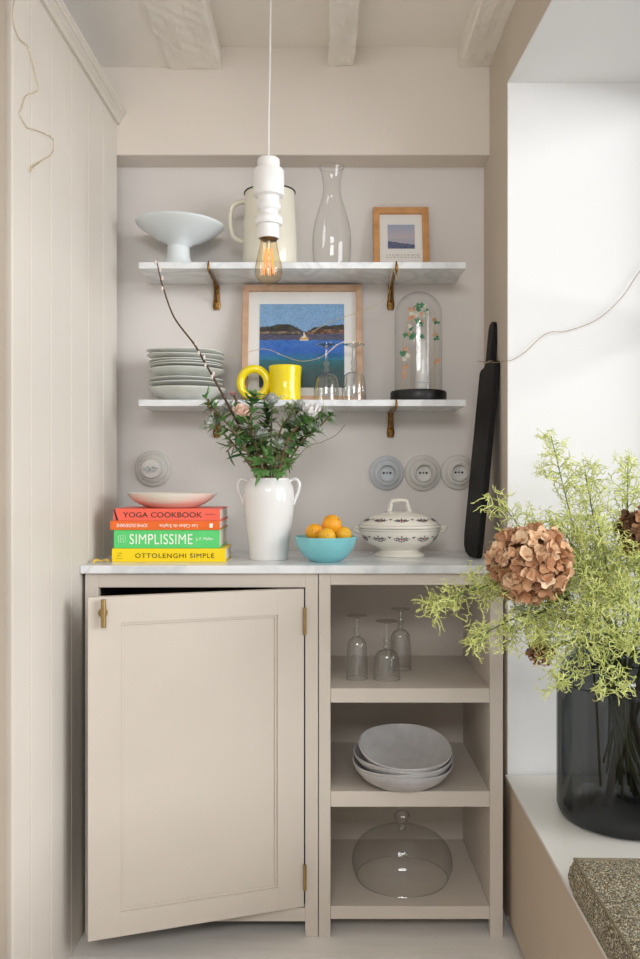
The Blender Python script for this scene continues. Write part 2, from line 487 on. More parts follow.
# white painted far reveal facing the room (thin skim of plaster on the cheek wall)
m = MB(); m.box(XJ+0.001, WX+0.14, YJ-0.004, YJ, 0.0, RT+0.0); struct('wall_reveal', m, M['white_wall'], 'white plastered window reveal')
Yn = -0.95
m = MB()
m.hexa([(xr(Yn), Yn, RT), (XJ, YJ, RT), (WX+0.16, YJ, RT), (WX+0.16, Yn, RT),
        (xr(Yn), Yn, CEIL), (XJ, YJ, CEIL), (WX+0.16, YJ, CEIL), (WX+0.16, Yn, CEIL)])
struct('wall_lintel', m, M['wallr'], 'taupe plaster wall above the window')
m = MB()
m.hexa([(xr(Yn)+0.001, Yn, RT-0.004), (XJ+0.001, YJ-0.004, RT-0.004), (WX+0.14, YJ-0.004, RT-0.004), (WX+0.14, Yn, RT-0.004),
        (xr(Yn)+0.001, Yn, RT), (XJ+0.001, YJ-0.004, RT), (WX+0.14, YJ-0.004, RT), (WX+0.14, Yn, RT)])
struct('ceiling_reveal', m, M['white_wall'], 'white underside of the window opening')
m = MB(); m.box(0.53, WX+0.16, YN, Yn, 0, CEIL); struct('wall_window_near', m, M['wallr'])
m = MB(); m.box(WX, WX+0.16, Yn, YJ-0.004, 0, 0.360); struct('wall_window_sill', m, M['white_wall'])
# window
root = bpy.data.objects.new('window_1', None); COL.objects.link(root); root['kind'] = 'structure'; root['label'] = 'white casement window in the deep reveal'
m = MB()
y0, y1, z0, z1 = Yn, YJ-0.005, 0.368, RT-0.005
xa, xb = WX+0.03, WX+0.085
m.box(xa, xb, y0, y0+0.06, z0, z1); m.box(xa, xb, y1-0.06, y1, z0, z1)
m.box(xa, xb, y0+0.06, y1-0.06, z0, z0+0.06); m.box(xa, xb, y0+0.06, y1-0.06, z1-0.06, z1)
ym = (y0+y1)/2
m.box(xa-0.006, xb, ym-0.045, ym+0.045, z0+0.06, z1-0.06)
for zz in (0.95, 1.5):
    m.box(xa+0.01, xb-0.01, y0+0.06, ym-0.045, zz-0.013, zz+0.013); m.box(xa+0.01, xb-0.01, ym+0.045, y1-0.06, zz-0.013, zz+0.013)
m.build('window_frame', M['white_wall'], root, 0.003)
m = MB(); m.box(WX+.056, WX+.060, y0+0.05, y1-0.05, z0+0.05, z1-0.05); m.build('window_glass', M['pane'], root)

# window bench (a fixed boxed seat with pale top)
BZ = 0.366
BL = YJ-0.008
t = thing('window_bench', 'low boxed window bench with white top and taupe front', 'bench', (XJ-0.0055, BL, 0), (0, 0, -0.0246))
m = MB(); m.box(0.0, 0.014, -2.6, 0, 0.028, BZ-0.007); m.build('front_panel', M['bench_front'], t, 0.001)
m = MB(); m.box(-0.0005, 0.42, -2.6, 0, BZ-0.007, BZ); m.build('bench_top', M['bench_top'], t, 0.001)
m = MB(); m.box(0.03, 0.045, -2.6, 0, 0, BZ-0.007); m.box(0.045, 0.42, -2.6, -2.585, 0, BZ-0.007); m.build('plinth', M['bench_front'], t)

# ================================================================ cabinets
SF = 414.0
def xf_(px): return (px-CX)/SF
def zf_(py): return EYE-(py-CY)/SF
TOP = zf_(573.2)
YBK = YF/0.84   # inner back
# --- cupboard with the open door
xa, xb = xf_(85), xf_(318.0)
t = thing('base_cupboard', 'taupe base cupboard with its panelled door ajar', 'cupboard', ((xa+xb)/2, YF, 0))
ox = (xa+xb)/2
xdl, xdr = xf_(98.5), xf_(305.2)
zt, zb, zu = zf_(587.5), zf_(908), zf_(921.5)
m = MB(); m.box(xa-ox, xdl-ox, 0, 0.022, 0, TOP); m.build('stile', M['paint'], t, 0.0012)
m = MB(); m.box(xdr-ox, xb-ox, 0, 0.022, 0, TOP); m.build('stile', M['paint'], t, 0.0012)
m = MB(); m.box(xdl-ox, xdr-ox, 0, 0.022, zt, TOP); m.build('top_rail', M['paint'], t, 0.0012)
m = MB(); m.box(xdl-ox, xdr-ox, 0, 0.022, zu, zb); m.build('bottom_rail', M['paint'], t, 0.0012)
m = MB()
m.box(xa-ox, xa-ox+0.018, 0.022, YBK-YF+0.02, 0.05, TOP); m.box(xb-ox-0.018, xb-ox, 0.022, YBK-YF+0.02, 0.05, TOP)
m.box(xa-ox, xb-ox, 0.022, YBK-YF+0.02, zu, zu+0.018); m.box(xa-ox, xb-ox, YBK-YF, YBK-YF+0.02, zu, TOP)
m.box(xa-ox+.018, xb-ox-.018, 0.04, YBK-YF, TOP-0.012, TOP); m.box(xa-ox+.018, xb-ox-.018, 0.06, YBK-YF, .45, .468)
m.build('carcass', M['dark'], t)
m = MB(); m.box(xf_(103)-ox, xf_(119)-ox, 0.024, 0.04, zf_(588.5), zf_(584.5)); m.build('door_catch', M['steel'], t, 0.001)
# door, hinged at the right
DW, DZ0, DZ1, DT = 0.5047, zf_(906.5), zf_(588.8), 0.022
ang = math.asin(0.159/DW)
hx = xf_(304.0)-ox
def dx(p):  # door local (u from hinge leftwards, depth w outward, z) -> thing local
    u, w, z = p
    c, s_ = math.cos(ang), math.sin(ang)
    return Vector((hx-u*c+w*s_, -u*s_-w*c, z))
m = MB()
def dbox(mb, u0, u1, w0, w1, z0, z1, mi=0):
    pts = [dx(p) for p in ((u0, w1, z0), (u1, w1, z0), (u1, w0, z0), (u0, w0, z0), (u0, w1, z1), (u1, w1, z1), (u1, w0, z1), (u0, w0, z1))]
    mb.hexa([pts[1], pts[0], pts[3], pts[2], pts[5], pts[4], pts[7], pts[6]], mi)
pu0, pu1 = 0.066, DW-0.072
pz0, pz1 = DZ0+0.054, DZ1-0.060
dbox(m, 0, pu0, -DT, 0, DZ0, DZ1); dbox(m, pu1, DW, -DT, 0, DZ0, DZ1)
dbox(m, pu0, pu1, -DT, 0, DZ0, pz0); dbox(m, pu0, pu1, -DT, 0, pz1, DZ1)
dbox(m, pu0, pu1, -DT+0.004, -0.007, pz0, pz1)
door = m.build('door', M['paint'], t, 0.0004)
# panel moulding bead
m = MB()
b = 0.006
for (u0, u1, z0, z1) in ((pu0, pu1, pz0, pz0+b), (pu0, pu1, pz1-b, pz1), (pu0, pu0+b, pz0+b, pz1-b), (pu1-b, pu1, pz0+b, pz1-b)):
    dbox(m, u0, u1, -0.0075, -0.0035, z0, z1)
m.build('panel_bead', M['paint'], door, 0.001)
# T-bar handle
uh = DW-0.0325; zh = DZ1-0.0345
m = MB()
m.tube([dx((uh, 0, zh)), dx((uh, 0.004, zh))], 0.0105, 20); m.tube([dx((uh, 0.004, zh)), dx((uh, 0.012, zh))], 0.005, 12)
m.tube([dx((uh, 0.015, zh-0.0315)), dx((uh, 0.015, zh-0.031)), dx((uh, 0.015, zh+0.031)), dx((uh, 0.015, zh+0.0315))], [0.005, 0.006, 0.006, 0.005], 16)
tag(m.build('handle', M['brass_pale'], door), 'brass T-bar handle')
for pa, pb in ((607.5, 634.5), (864, 889.5)):
    m = MB(); zc0, zc1 = zf_(pb), zf_(pa)
    m.tube([(hx+0.002, -0.004, zc0), (hx+0.002, -0.004, zc1)], 0.0042, 10)
    m.box(hx+0.003, hx+0.0045, 0.0, 0.02, zc0, zc1)
    tag(m.build('hinge', M['brass_pale'], door), 'brass butt hinge')
# --- open shelf unit
xa, xb = xf_(318.8), xf_(503); ox = (xa+xb)/2
t = thing('open_shelf_unit', 'taupe open base unit with three shelves right of the cupboard', 'shelf unit', (ox, YF, 0))
xl_, xr_ = xf_(330.5), xf_(490)
BD = YBK-YF
m = MB(); m.box(xa-ox, xl_-ox, 0, 0.022, 0, TOP); m.box(xa-ox, xa-ox+0.018, 0.022, BD, 0.0, TOP); m.box(xl_-ox-.003, xl_-ox, .022, BD, zf_(921), TOP); m.build('side_panel', M['paint'], t, 0.0012)
m = MB(); m.box(xr_-ox, xb-ox, 0, 0.022, 0, TOP); m.box(xb-ox-0.018, xb-ox, 0.022, BD, 0.0, TOP); m.box(xr_-ox, xr_-ox+.003, .022, BD, zf_(921), TOP); m.build('side_panel', M['paint'], t, 0.0012)
m = MB(); m.box(xl_-ox, xr_-ox, 0, 0.022, zf_(585), TOP); m.build('top_rail', M['paint'], t, 0.0012)
m = MB(); m.box(xl_-ox-.003, xr_-ox+.003, BD-0.006, BD, zf_(921), TOP); m.build('back_panel', M['paint'], t)
SH = []
for pt, pb in ((688.5, 702.8), (791.5, 807), (906.5, 919.3)):
    m = MB(); m.box(xl_-ox+.0003, xr_-ox-.0003, 0.0005, BD-0.0065, zf_(pb), zf_(pt)); m.build('shelf', M['paint'], t, 0.0012)
    SH.append(zf_(pt))
# --- marble worktop
CT = EYE-(565.5-CY)/417
m = MB()
YC = F/417
m.box(-240/417, 0.4645, YC, YB-0.001, TOP+0.0004, CT)
o = m.build('marble_worktop', M['marble'], None, 0.002); tag(o, 'white veined marble worktop over both base units', 'worktop')
o.location = (0, 0, 0)

# ================================================================ wall shelves
YS = 2.319; SS = F/YS
SH1, SH2 = EYE+(CY-262)/SS, EYE+(CY-399.6)/SS
BRX = ((217-CX)*YB/F, (390.5-CX)*YB/F)
for nm, zt, lab in (('marble_shelf', SH1, 'upper white marble wall shelf holding pitcher and carafe'), ('marble_shelf', SH2, 'lower white marble wall shelf holding plates and yellow mug')):
    m = MB(); m.box((138.5-CX)/SS, (466-CX)/SS, YS-2.4, YB-0.0005-2.4, -0.0175, 0)
    o = m.build(nm, M['marble'], None, 0.0012); o.location = (0, 2.4, zt)
    tag(o, lab, 'shelf', 'marble wall shelves')
def bracket(x, ztop, label):
    z = ztop-0.0177
    t = thing('shelf_bracket', label, 'bracket', (x, YB, z-0.075), group='brass shelf brackets')
    h = 0.075
    m = MB()
    # wall leg: tapering shaped strap with rounded foot
    m.tube([(0, -0.004, 0.004), (0, -0.005, 0.0), (0, -0.006, 0.012), (0, -0.007, 0.03), (0, -0.007, 0.055), (0, -0.006, h-0.002)],
           [0.006, 0.009, 0.0115, 0.009, 0.008, 0.008], 12, flat=0.35)
    m.build('wall_leg', M['brass'], t)
    m = MB()
    yf = YS-YB
    m.tube([(0, -0.002, h-0.006), (0, yf*0.5, h-0.005), (0, yf+0.01, h-0.0048), (0, yf-0.006, h-0.002), (0, yf-0.0075, h+0.010), (0, yf-0.004, h+0.019)],
           [0.0055, 0.0048, 0.004, 0.0035, 0.003, 0.0015], 10)
    m.build('arm', M['brass'], t)
    m = MB()
    pts = [(0, -0.006, 0.022), (0, -0.03, 0.034), (0, -0.055, 0.055), (0, -0.075, h-0.006)]
    m.tube(spline(pts, 6), 0.0035, 8)
    m.build('scroll', M['brass'], t)
    for zz in (0.010, 0.052):
        m = MB(); m.ball((0, -0.0105, zz), 0.0037, 10); m.build('screw', M['brass_pale'], t)
    return t
bracket(BRX[0], SH1, 'brass bracket under the upper shelf, left one')
bracket(BRX[1], SH1, 'brass bracket under the upper shelf, right one')
bracket(BRX[0], SH2, 'brass bracket under the lower shelf behind the bouquet')
bracket(BRX[1], SH2, 'brass bracket under the lower shelf below the glass dome')

# ================================================================ pendant lamp
YP = 2.04; sp = YP/F
px0 = X_(268.6, YP)
ZP = Z_(158.5, YP)
t = thing('pendant_lamp', 'white turned pendant lampholder with amber filament bulb on a cord', 'lamp', (px0, YP, ZP))
def pz(py): return Z_(py+2.5, YP)-ZP
def pr(r): return r*sp
prof = [(0, 155.6), (9, 155.6), (10.8, 157), (11.2, 159), (11.2, 165.5), (10.8, 166.4), (14.2, 167), (15.6, 169.5), (15.6, 191), (14.8, 193.5), (11.2, 195.0),
        (10.6, 196.5), (10.6, 201.5), (12.2, 202.6), (12.4, 205.5), (11.4, 207.5), (9.3, 208.8), (9.3, 212.8), (12.5, 214.2), (14.0, 216.2), (14.0, 220.5), (13.2, 222.4), (10.7, 223.4), (10.6, 236.2), (9.2, 236.5), (8.6, 233), (0, 233)]
m = MB(); m.lathe([(pr(r), pz(y)) for r, y in prof], 56); m.build('lamp_holder', M['lamp_white'], t)
m = MB()
cp = [(0, 0, 0.0)]+[(X_(px, YP)-px0, 0, pz(py)) for px, py in ((268.6, 120), (269.6, 80), (270.3, 30), (270.8, -10))]+[(X_(271, YP)-px0, 0, CEIL-ZP)]
m.tube(spline(cp, 8), 0.0024, 10); m.build('cord', M['cord'], t)
m = MB(); m.lathe([(0, CEIL-ZP-0.022), (0.03, CEIL-ZP-0.02), (0.042, CEIL-ZP-0.008), (0.042, CEIL-ZP)], 32, xf=Matrix.Translation((X_(271, YP)-px0, 0, 0))); m.build('ceiling_rose', M['lamp_white'], t)
m = MB()
prof = sprof([(7.6, 233), (8.2, 239), (9.3, 246), (11.2, 254), (13.0, 262), (13.7, 268), (13.2, 273.5), (10.5, 278), (6, 280.6), (2.5, 281.5), (1.4, 283.5), (0, 284)], 4)
m.lathe([(pr(r), pz(y)) for r, y in prof], 40); bulb = m.build('bulb', M['amber'], t)
m = MB(); m.lathe([(pr(r), pz(y)) for r, y in [(0, 232), (7.8, 232), (8.2, 234), (7.6, 236), (8, 238), (0, 239)]], 28); m.build('bulb_cap', M['brass'], bulb)
m = MB()
for k in range(6):
    a = 2*PI*k/6+0.3; a2 = a+PI/6
    r1, r2 = pr(3.2), pr(6.2)
    m.tube([(r1*math.cos(a), r1*math.sin(a), pz(246)), (r2*math.cos(a), r2*math.sin(a), pz(272))], 0.0008, 6)
    m.tube([(r2*math.cos(a), r2*math.sin(a), pz(272)), (r1*math.cos(a2), r1*math.sin(a2), pz(246))], 0.0008, 6)
m.build('filament', M['filament'], bulb)
m = MB(); m.tube([(0, 0, pz(238)), (0, 0, pz(250)), (0, 0, pz(274))], [pr(2.6), pr(1.5), pr(0.6)], 10); m.build('glass_stem', M['glass_thick'], bulb)

# ================================================================ upper shelf
YU = 2.40; SU = F/YU
def sc(px): return px/SU
# footed bowl
t = thing('footed_bowl', 'white porcelain footed bowl on the upper shelf, left end', 'bowl', (X_(178.5, YU), YU, SH1))
o_ = [(0, 0.0), (0.052, 0.0), (0.053, 0.004), (0.044, 0.014), (0.034, 0.026), (0.031, 0.044), (0.031, 0.062), (0.036, 0.0695), (0.060, 0.0795), (0.090, 0.0965), (0.110, 0.1105), (0.120, 0.1185), (0.1225, 0.122), (0.123, 0.1245)]
inn = [(0.1205, 0.1255), (0.116, 0.1195), (0.104, 0.110), (0.08, 0.096), (0.045, 0.082), (0, 0.078)]
m = MB(); m.lathe(o_[:7]+[(0, 0.062)], 56); m.build('foot', M['porc_blue'], t)
tl = Matrix.Rotation(math.radians(2.0), 4, 'Y')
m = MB(); m.lathe(o_[6:]+inn, 64, xf=tl); m.build('bowl', M['porc_blue'], t)
# enamel pitcher
t = thing('enamel_pitcher', 'cream enamel pitcher with black rim behind the pendant bulb', 'pitcher', (X_(269.8, YU), YU, SH1))
hp = Z_(192, YU)-SH1
o_ = sprof([(0.070, 0.0), (0.0745, 0.006), (0.0765, 0.03), (0.0755, 0.08), (0.0725, 0.14), (0.0695, hp-0.02), (0.0695, hp-0.004)], 5)
m = MB(); m.lathe([(0, 0)]+o_+[(0.066, hp-0.004), (0.066, hp-0.06), (0.072, 0.02), (0, 0.01)], 56); m.build('body', M['cream_enamel'], t)
m = MB(); m.tube([(0.0705*math.cos(a), 0.0705*math.sin(a), hp-0.003+0.002*math.cos(a)) for a in [2*PI*i/48 for i in range(48)]], 0.0022, 8, closed=True); m.build('rim', M['black_rim'], t)
hl = [(X_(px, YU)-X_(269.8, YU), 0, Z_(py, YU)-SH1) for px, py in ((246.5, 202), (240, 202.5), (233, 206), (230.5, 214), (230.5, 226), (233.5, 236.5), (240, 241), (244.5, 242.5))]
m = MB(); m.tube(spline(hl, 6), 0.0068, 12, flat=1.5); m.build('handle', M['cream_enamel'], t)
# carafe
cz = lambda py: Z_(py, YU)-SH1
t = thing('glass_carafe', 'tall clear glass carafe with flared neck on the upper shelf', 'carafe', (X_(331.8, YU), YU, SH1))
o_ = sprof([(sc(17.5), 0.002), (sc(18.8), cz(258)), (sc(19.4), cz(243)), (sc(18.2), cz(228)), (sc(14.5), cz(213)), (sc(10.2), cz(199)), (sc(8.8), cz(190)), (sc(9.4), cz(180)), (sc(11), cz(172)), (sc(12.2), cz(167.5))], 6)
m = MB(); m.lathe([(0, 0)]+o_, 56); b_ = m.build('body', M['glass'], t)
m = MB(); m.tube([(sc(12.2)*math.cos(a), sc(12.2)*math.sin(a), cz(167.5)) for a in [2*PI*i/40 for i in range(40)]], 0.0018, 8, closed=True); m.build('lip', M['glass_thick'], t)
m = MB(); m.lathe([(0, 0.001), (sc(16), 0.003), (sc(17), 0.008), (sc(10), 0.007), (0, 0.014)], 40); m.build('base', M['glass_thick'], t)

# picture frames
def grid_art(name, w, h, nx, nz, colf, matl, parent, y):
    me = bpy.data.meshes.new(name)
    vs = [(-w/2+w*i/nx, y, h*j/nz) for j in range(nz+1) for i in range(nx+1)]
    fs = [(j*(nx+1)+i, j*(nx+1)+i+1, (j+1)*(nx+1)+i+1, (j+1)*(nx+1)+i) for j in range(nz) for i in range(nx)]
    # give the sheet a real thickness: back and rim
    nb = len(vs); T = 0.0008
    vs += [(-w/2, y+T, 0), (w/2, y+T, 0), (w/2, y+T, h), (-w/2, y+T, h)]
    fs += [(nb+3, nb+2, nb+1, nb)]
    me.from_pydata(vs, [], fs); me.update()
    ca = me.color_attributes.new('Col', 'FLOAT_COLOR', 'POINT')
    for k in range(nb):
        i, j = k % (nx+1), k//(nx+1)
        ca.data[k].color = lin(colf(i/nx, j/nz))
    for k in range(nb, nb+4): ca.data[k].color = (0.8, 0.8, 0.8, 1)
    me.materials.append(matl)
    o = bpy.data.objects.new(name, me); COL.objects.link(o); o.parent = parent
    return o
def lerp(a, b, t): t = max(0, min(1, t)); return tuple(x+(y-x)*t for x, y in zip(a, b))
def vn(x, y, s=1):
    def h(i, j): return (math.sin(i*127.1+j*311.7+s*17.3)*43758.5453) % 1.0
    i, j = math.floor(x), math.floor(y); fx, fy = x-i, y-j
    fx = fx*fx*(3-2*fx); fy = fy*fy*(3-2*fy)
    return (h(i, j)*(1-fx)+h(i+1, j)*fx)*(1-fy)+(h(i, j+1)*(1-fx)+h(i+1, j+1)*fx)*fy
def frame(name, label, cat, loc, W, H, tilt, bar, depth, wood, group):
    t = thing(name, label, cat, loc, (-tilt, 0, 0), group)
    m = MB()
    fr_ = [(-W/2, W/2, 0, bar), (-W/2, W/2, H-bar, H)]
    m.box(-W/2, W/2, -depth, 0, 0, bar); m.box(-W/2, W/2, -depth, 0, H-bar, H)
    m.box(-W/2, -W/2+bar, -depth, 0, bar, H-bar); m.box(W/2-bar, W/2, -depth, 0, bar, H-bar)
    m.build('frame', wood, t, 0.0015)
    m = MB(); m.box(-W/2+bar, W/2-bar, -depth*0.35, -0.001, bar, H-bar); m.build('mount', M['mat_board'], t)
    return t
def leaned(yb, H, zb):   # tilt so that the top back edge touches the wall
    return math.asin(min(0.9, (YB-0.001-yb)/H))
# large seascape
yb = 2.445; SB = F/(yb+0.015)
Wf = 120.5/SB; Hf = (Z_(283, yb+0.03)-SH2)
t = frame('picture_frame', 'large pale oak frame with blue seascape painting on the lower shelf', 'picture', ((302.2-CX)/SB, yb, SH2), Wf, Hf, leaned(yb, Hf, SH2), 6.2/SB, 0.022, M['oak'], 'framed pictures leaning on the shelves')
hill = lambda u: 0.705+0.045*math.exp(-((u-0.30)/0.2)**2)+0.012*vn(u*14, 0, 3) - 0.05*math.exp(-((u-0.53)/0.09)**2)+0.045*max(0, (u-0.6)/0.4)
def sea(u, v):
    n1 = vn(u*26, v*60, 1); n2 = vn(u*9, v*22, 2)
    sky = lerp((128, 170, 214), (150, 188, 222), v*1.2-0.6); sky = lerp(sky, (112, 154, 204), n2*0.5)
    if v > hill(u): return sky
    if v > 0.635-0.01*math.sin(u*5):
        c = lerp((40, 36, 38), (66, 66, 54), n1)
        low = (v-0.635)/0.05
        if u > 0.55 and low < 1.1: c = lerp(c, (214, 142, 92) if n1 > 0.45 else (122, 70, 52), 0.75*vn(u*40, v*50, 6)+0.15)
        if u < 0.5 and low < 0.7 and low > 0.1: c = lerp(c, (196, 160, 140), 0.8*vn(u*30, v*70, 8))
        return c
    if v > 0.565: return lerp((66, 66, 92), (92, 92, 118), n1)
    if v > 0.33:
        t_ = (0.565-v)/0.235
        c = lerp((44, 106, 196), (20, 88, 190), n2)
        c = lerp(c, (86, 152, 206), 0.5*n1 if t_ < .4 else 0.1)
        if t_ > 0.55: c = lerp(c, (22, 128, 158), (t_-0.55)*2)
        return c
    t_ = (0.33-v)/0.33
    c = lerp((20, 116, 138), (34, 76, 84), t_*2.2); c = lerp(c, (44, 66, 62), t_*n2*1.3)
    return lerp(c, (70, 110, 104), 0.4*n1)
def sea2(u, v):
    # the little sailing boat
    du = (u-0.525); 
    if abs(du) < 0.05 and 0.56 < v < 0.59+0.02*abs(du)*10: return (206, 164, 92) if v > 0.572 else (232, 222, 206)
    if 0.59 < v < 0.66 and -0.006 < du < 0.006: return (236, 230, 216)
    if 0.595 < v < 0.635 and 0.006 < du < 0.035-(v-0.595)*0.5: return (238, 206, 140)
    if 0.59 < v < 0.61 and abs(du) < 0.03: return (240, 236, 226)
    c = sea(u+0.006*(vn(u*60, v*60, 9)-.5), v+0.012*(vn(u*34, v*90, 12)-.5))
    return tuple(max(0, min(255, x*(0.90+0.2*vn(u*70, v*130, 5)))) for x in c)
pw_, ph_ = 85/SB, 87.5/SB
g_ = grid_art('painting', pw_, ph_, 200, 180, sea2, M['paint_art'], t, 0)
g_.location = ((301.8-302.2)/SB, -0.0088, (399.5-384.5)/SB+0.002)
m = MB(); m.box(-Wf/2+6.2/SB, Wf/2-6.2/SB, -0.0145, -0.0130, 6.2/SB, Hf-6.2/SB); m.build('glazing', M['pane'], t)
# small print
yb = 2.47; SB = F/(yb+0.01)
Wf = 55.5/SB; Hf = Z_(207, yb+0.02)-SH1
t = frame('picture_frame', 'small honey wood frame with tiny coast print on the upper shelf', 'picture', ((401-CX)/SB, yb, SH1), Wf, Hf, leaned(yb, Hf, SH1), 6.3/SB, 0.018, M['pine'], 'framed pictures leaning on the shelves')
def coast(u, v):
    n1 = vn(u*12, v*24, 4)
    if v > 0.42: return lerp((206, 190, 194), (160, 172, 196), (v-0.42)*1.6+0.3*n1-0.1)
    e = 0.30-0.16*u+0.03*vn(u*9, 0, 2)
    if v > e: return lerp((176, 184, 202), (196, 182, 186), n1)
    return lerp((84, 92, 122), (116, 122, 148), n1)
g_ = grid_art('print', 27/SB, 25.5/SB, 60, 60, coast, M['print_art'], t, 0)
g_.location = (0.3/SB, -0.0076, 0)
g_.location.z = Hf-(207+43-207)/SB*1.0
m = MB()
for k in range(2):
    x = -15
    while x < 17:
        w = R.uniform(1.5, 4); m.box(x/SB, (x+w)/SB, -0.0070, -0.0062, Hf-(52.5-k*2.4)/SB, Hf-(51.7-k*2.4)/SB); x += w+1.2
m.build('caption', mat('faint_pencil', (206, 190, 176), 0.8), t)

# ================================================================ lower shelf
YL = 2.395; SL = F/YL
# plates
pxc, pyc = 186.5, YL
specs = [  # (rim height, radius px, depth m, kind word)
    (390.2, 38.5, 0.018, 'bottom wide celadon plate of the stack on the lower shelf'),
    (385.0, 37.5, 0.014, 'second celadon plate from the bottom of the shelf stack'),
    (380.8, 36.8, 0.013, 'third celadon plate from the bottom of the shelf stack'),
    (371.2, 37.5, 0.026, 'deep celadon bowl in the middle of the plate stack'),
    (367.6, 36.0, 0.010, 'thin celadon plate resting in the deep bowl of the stack'),
    (365.2, 36.4, 0.010, 'thin celadon plate, fifth from the top of the stack'),
    (362.8, 36.8, 0.010, 'thin celadon plate, third from the top of the stack'),
    (357.6, 38.4, 0.016, 'celadon dish second from the top of the stack'),
    (353.4, 38.6, 0.017, 'topmost wavy rimmed celadon dish of the shelf stack')]
zprev = SH2
for i, (py, rp, dp, lab) in enumerate(specs):
    zr = Z_(py, YL); r = rp/SL
    t0 = 0.0032
    dp = min(dp, zr-SH2-0.001)
    zb = zr-dp
    fr = r*0.52 if i < 3 else r*0.5
    if i == 0: zb = SH2; dp = zr-zb
    o_ = [(0, 0), (fr, 0), (fr+0.004, 0.0008), (r*0.70, dp*0.34), (r*0.86, dp*0.62), (r*0.96, dp*0.86), (r, dp)]
    inn = [(r-0.0005, dp+0.0018), (r*0.94, dp*0.86+0.003), (r*0.68, dp*0.34+0.0035), (fr, 0.0035), (0, 0.0035)]
    ph = R.uniform(0, 6); amp = 0.0016 if i >= 7 else 0.0006
    wob = lambda rr, zz, a, ph=ph, amp=amp, r=r: (rr+(amp*math.sin(5*a+ph) if rr > r*.8 else 0), zz+(amp*1.1*math.sin(3*a+ph) if rr > r*.8 else 0))
    m = MB(); m.lathe(o_+inn, 64, wob=wob)
    o = m.build('dinner_plate' if i != 3 else 'deep_bowl', M['celadon'])
    o.location = (X_(pxc+R.uniform(-1, 1), YL), YL+R.uniform(-.003, .003), zb+0.0002)
    if i >= 7: o.rotation_euler = (math.radians(0.5), math.radians(1.6 if i == 8 else 1.0), 0)
    tag(o, lab, 'plate' if i != 3 else 'bowl', 'celadon crockery stacked on the lower shelf')
# yellow mug with ring handle
t = thing('yellow_mug', 'glossy yellow mug with oversized ring handle on the lower shelf', 'mug', (X_(285.3, 2.385), 2.385, SH2))
SM = F/2.385
hm = (400-364.5)/SM
o_ = sprof([(14.6/SM, 0.001), (15.6/SM, 0.004), (15.7/SM, hm*0.3), (15.5/SM, hm*0.6), (16.4/SM, hm*0.9), (16.6/SM, hm*0.97), (16.0/SM, hm)], 5)
m = MB(); m.lathe([(0, 0)]+o_+[(14.6/SM, hm*0.985), (14/SM, hm*0.5), (13.4/SM, 0.01), (0, 0.008)], 56); m.build('body', M['yellow_glaze'], t)
m = MB(); c = Vector(((254-285.3)/SM, 0, (400-381)/SM)); rr = 13.6/SM
m.tube([c+Vector((rr*math.cos(a), 0, rr*1.02*math.sin(a))) for a in [2*PI*i/56 for i in range(56)]], 4.2/SM, 16, closed=True); m.build('handle', M['yellow_glaze'], t)
# goblets: made upside down, mouth on the shelf
def goblet(h, rb, rf, bowl, name, label, cat, loc, group, knob=0.45, top=0.8):
    """h total, rb mouth radius, rf foot radius, bowl = fraction of the height taken by the bowl"""
    t = thing(name, label, cat, loc, group=group)
    hb = h*bowl
    m = MB(); m.lathe(sprof([(rb, 0.0), (rb*0.99, hb*0.3), (rb*0.93, hb*0.6), (rb*top, hb*0.86), (rb*0.45, hb*0.98), (0.0045, hb)], 5), 36)
    for k in range(8):       # pressed facets round the bowl
        a = 2*PI*k/8
        m.tube([(rb*1.0*math.cos(a), rb*1.0*math.sin(a), hb*0.32), (rb*0.93*math.cos(a), rb*0.93*math.sin(a), hb*0.6), (rb*top*math.cos(a), rb*top*math.sin(a), hb*0.85)], 0.0011, 5)
    m.build('bowl', M['glass_thick'], t)
    hs = h-hb
    m = MB(); m.lathe(sprof([(0.0045, hb), (0.0085, hb+hs*0.10), (0.0055, hb+hs*0.2), (0.0095, hb+hs*0.32), (0.0055, hb+hs*knob), (0.0042, hb+hs*0.6), (0.0048, hb+hs*0.82), (0.009, h-0.006)], 5), 20); m.build('stem', M['glass_thick'], t)
    m = MB(); m.lathe([(0.006, h-0.008), (rf*0.6, h-0.0035), (rf, h-0.0012), (rf, h), (0, h)], 36); m.build('foot', M['glass_thick'], t)
    m = MB(); m.tube([(rb*math.cos(a), rb*math.sin(a), 0.0012) for a in [2*PI*i/36 for i in range(36)]], 0.0012, 6, closed=True); m.build('rim', M['glass_thick'], t)
    return t
G1 = 'upturned goblets on the lower wall shelf'
YG = 2.375; SG = F/YG
goblet(57/SG, 12.6/SG, 10.5/SG, 0.50, 'goblet', 'upturned clear goblet right beside the yellow mug', 'glass', (X_(326.3, YG), YG, SH2), G1)
goblet(57/SG, 12.2/SG, 11/SG, 0.52, 'goblet', 'upturned clear goblet at the frame\'s right edge', 'glass', (X_(354, YG), YG, SH2), G1)

# glass dome with dried flowers
YD = 2.405; SD = F/YD
t = thing('glass_dome', 'tall glass dome on a round black base, right end of lower shelf', 'dome', (X_(418.3, YD), YD, SH2))
m = MB(); m.lathe([(0, 0), (27.6/SD, 0), (28/SD, 0.002), (28/SD, 9.5/SD), (27.2/SD, 10.8/SD), (0, 10.8/SD)], 56); m.build('base', M['black_base'], t)
hb = 10.8/SD; ht = (400-289.5)/SD; rd = 23.6/SD
prof = [(rd, hb+0.0006), (rd, ht-rd)] + [(rd*math.cos(a), ht-rd+rd*math.sin(a)) for a in [PI/2*i/12 for i in range(1, 12)]]+[(0, ht)]
m = MB(); m.lathe(prof, 64); m.build('dome', M['dome'], t)
m = MB(); m.tube([(rd*math.cos(a), rd*math.sin(a), hb+0.0016) for a in [2*PI*i/48 for i in range(48)]], 0.0012, 6, closed=True); m.build('dome_rim', M['glass_thick'], t)
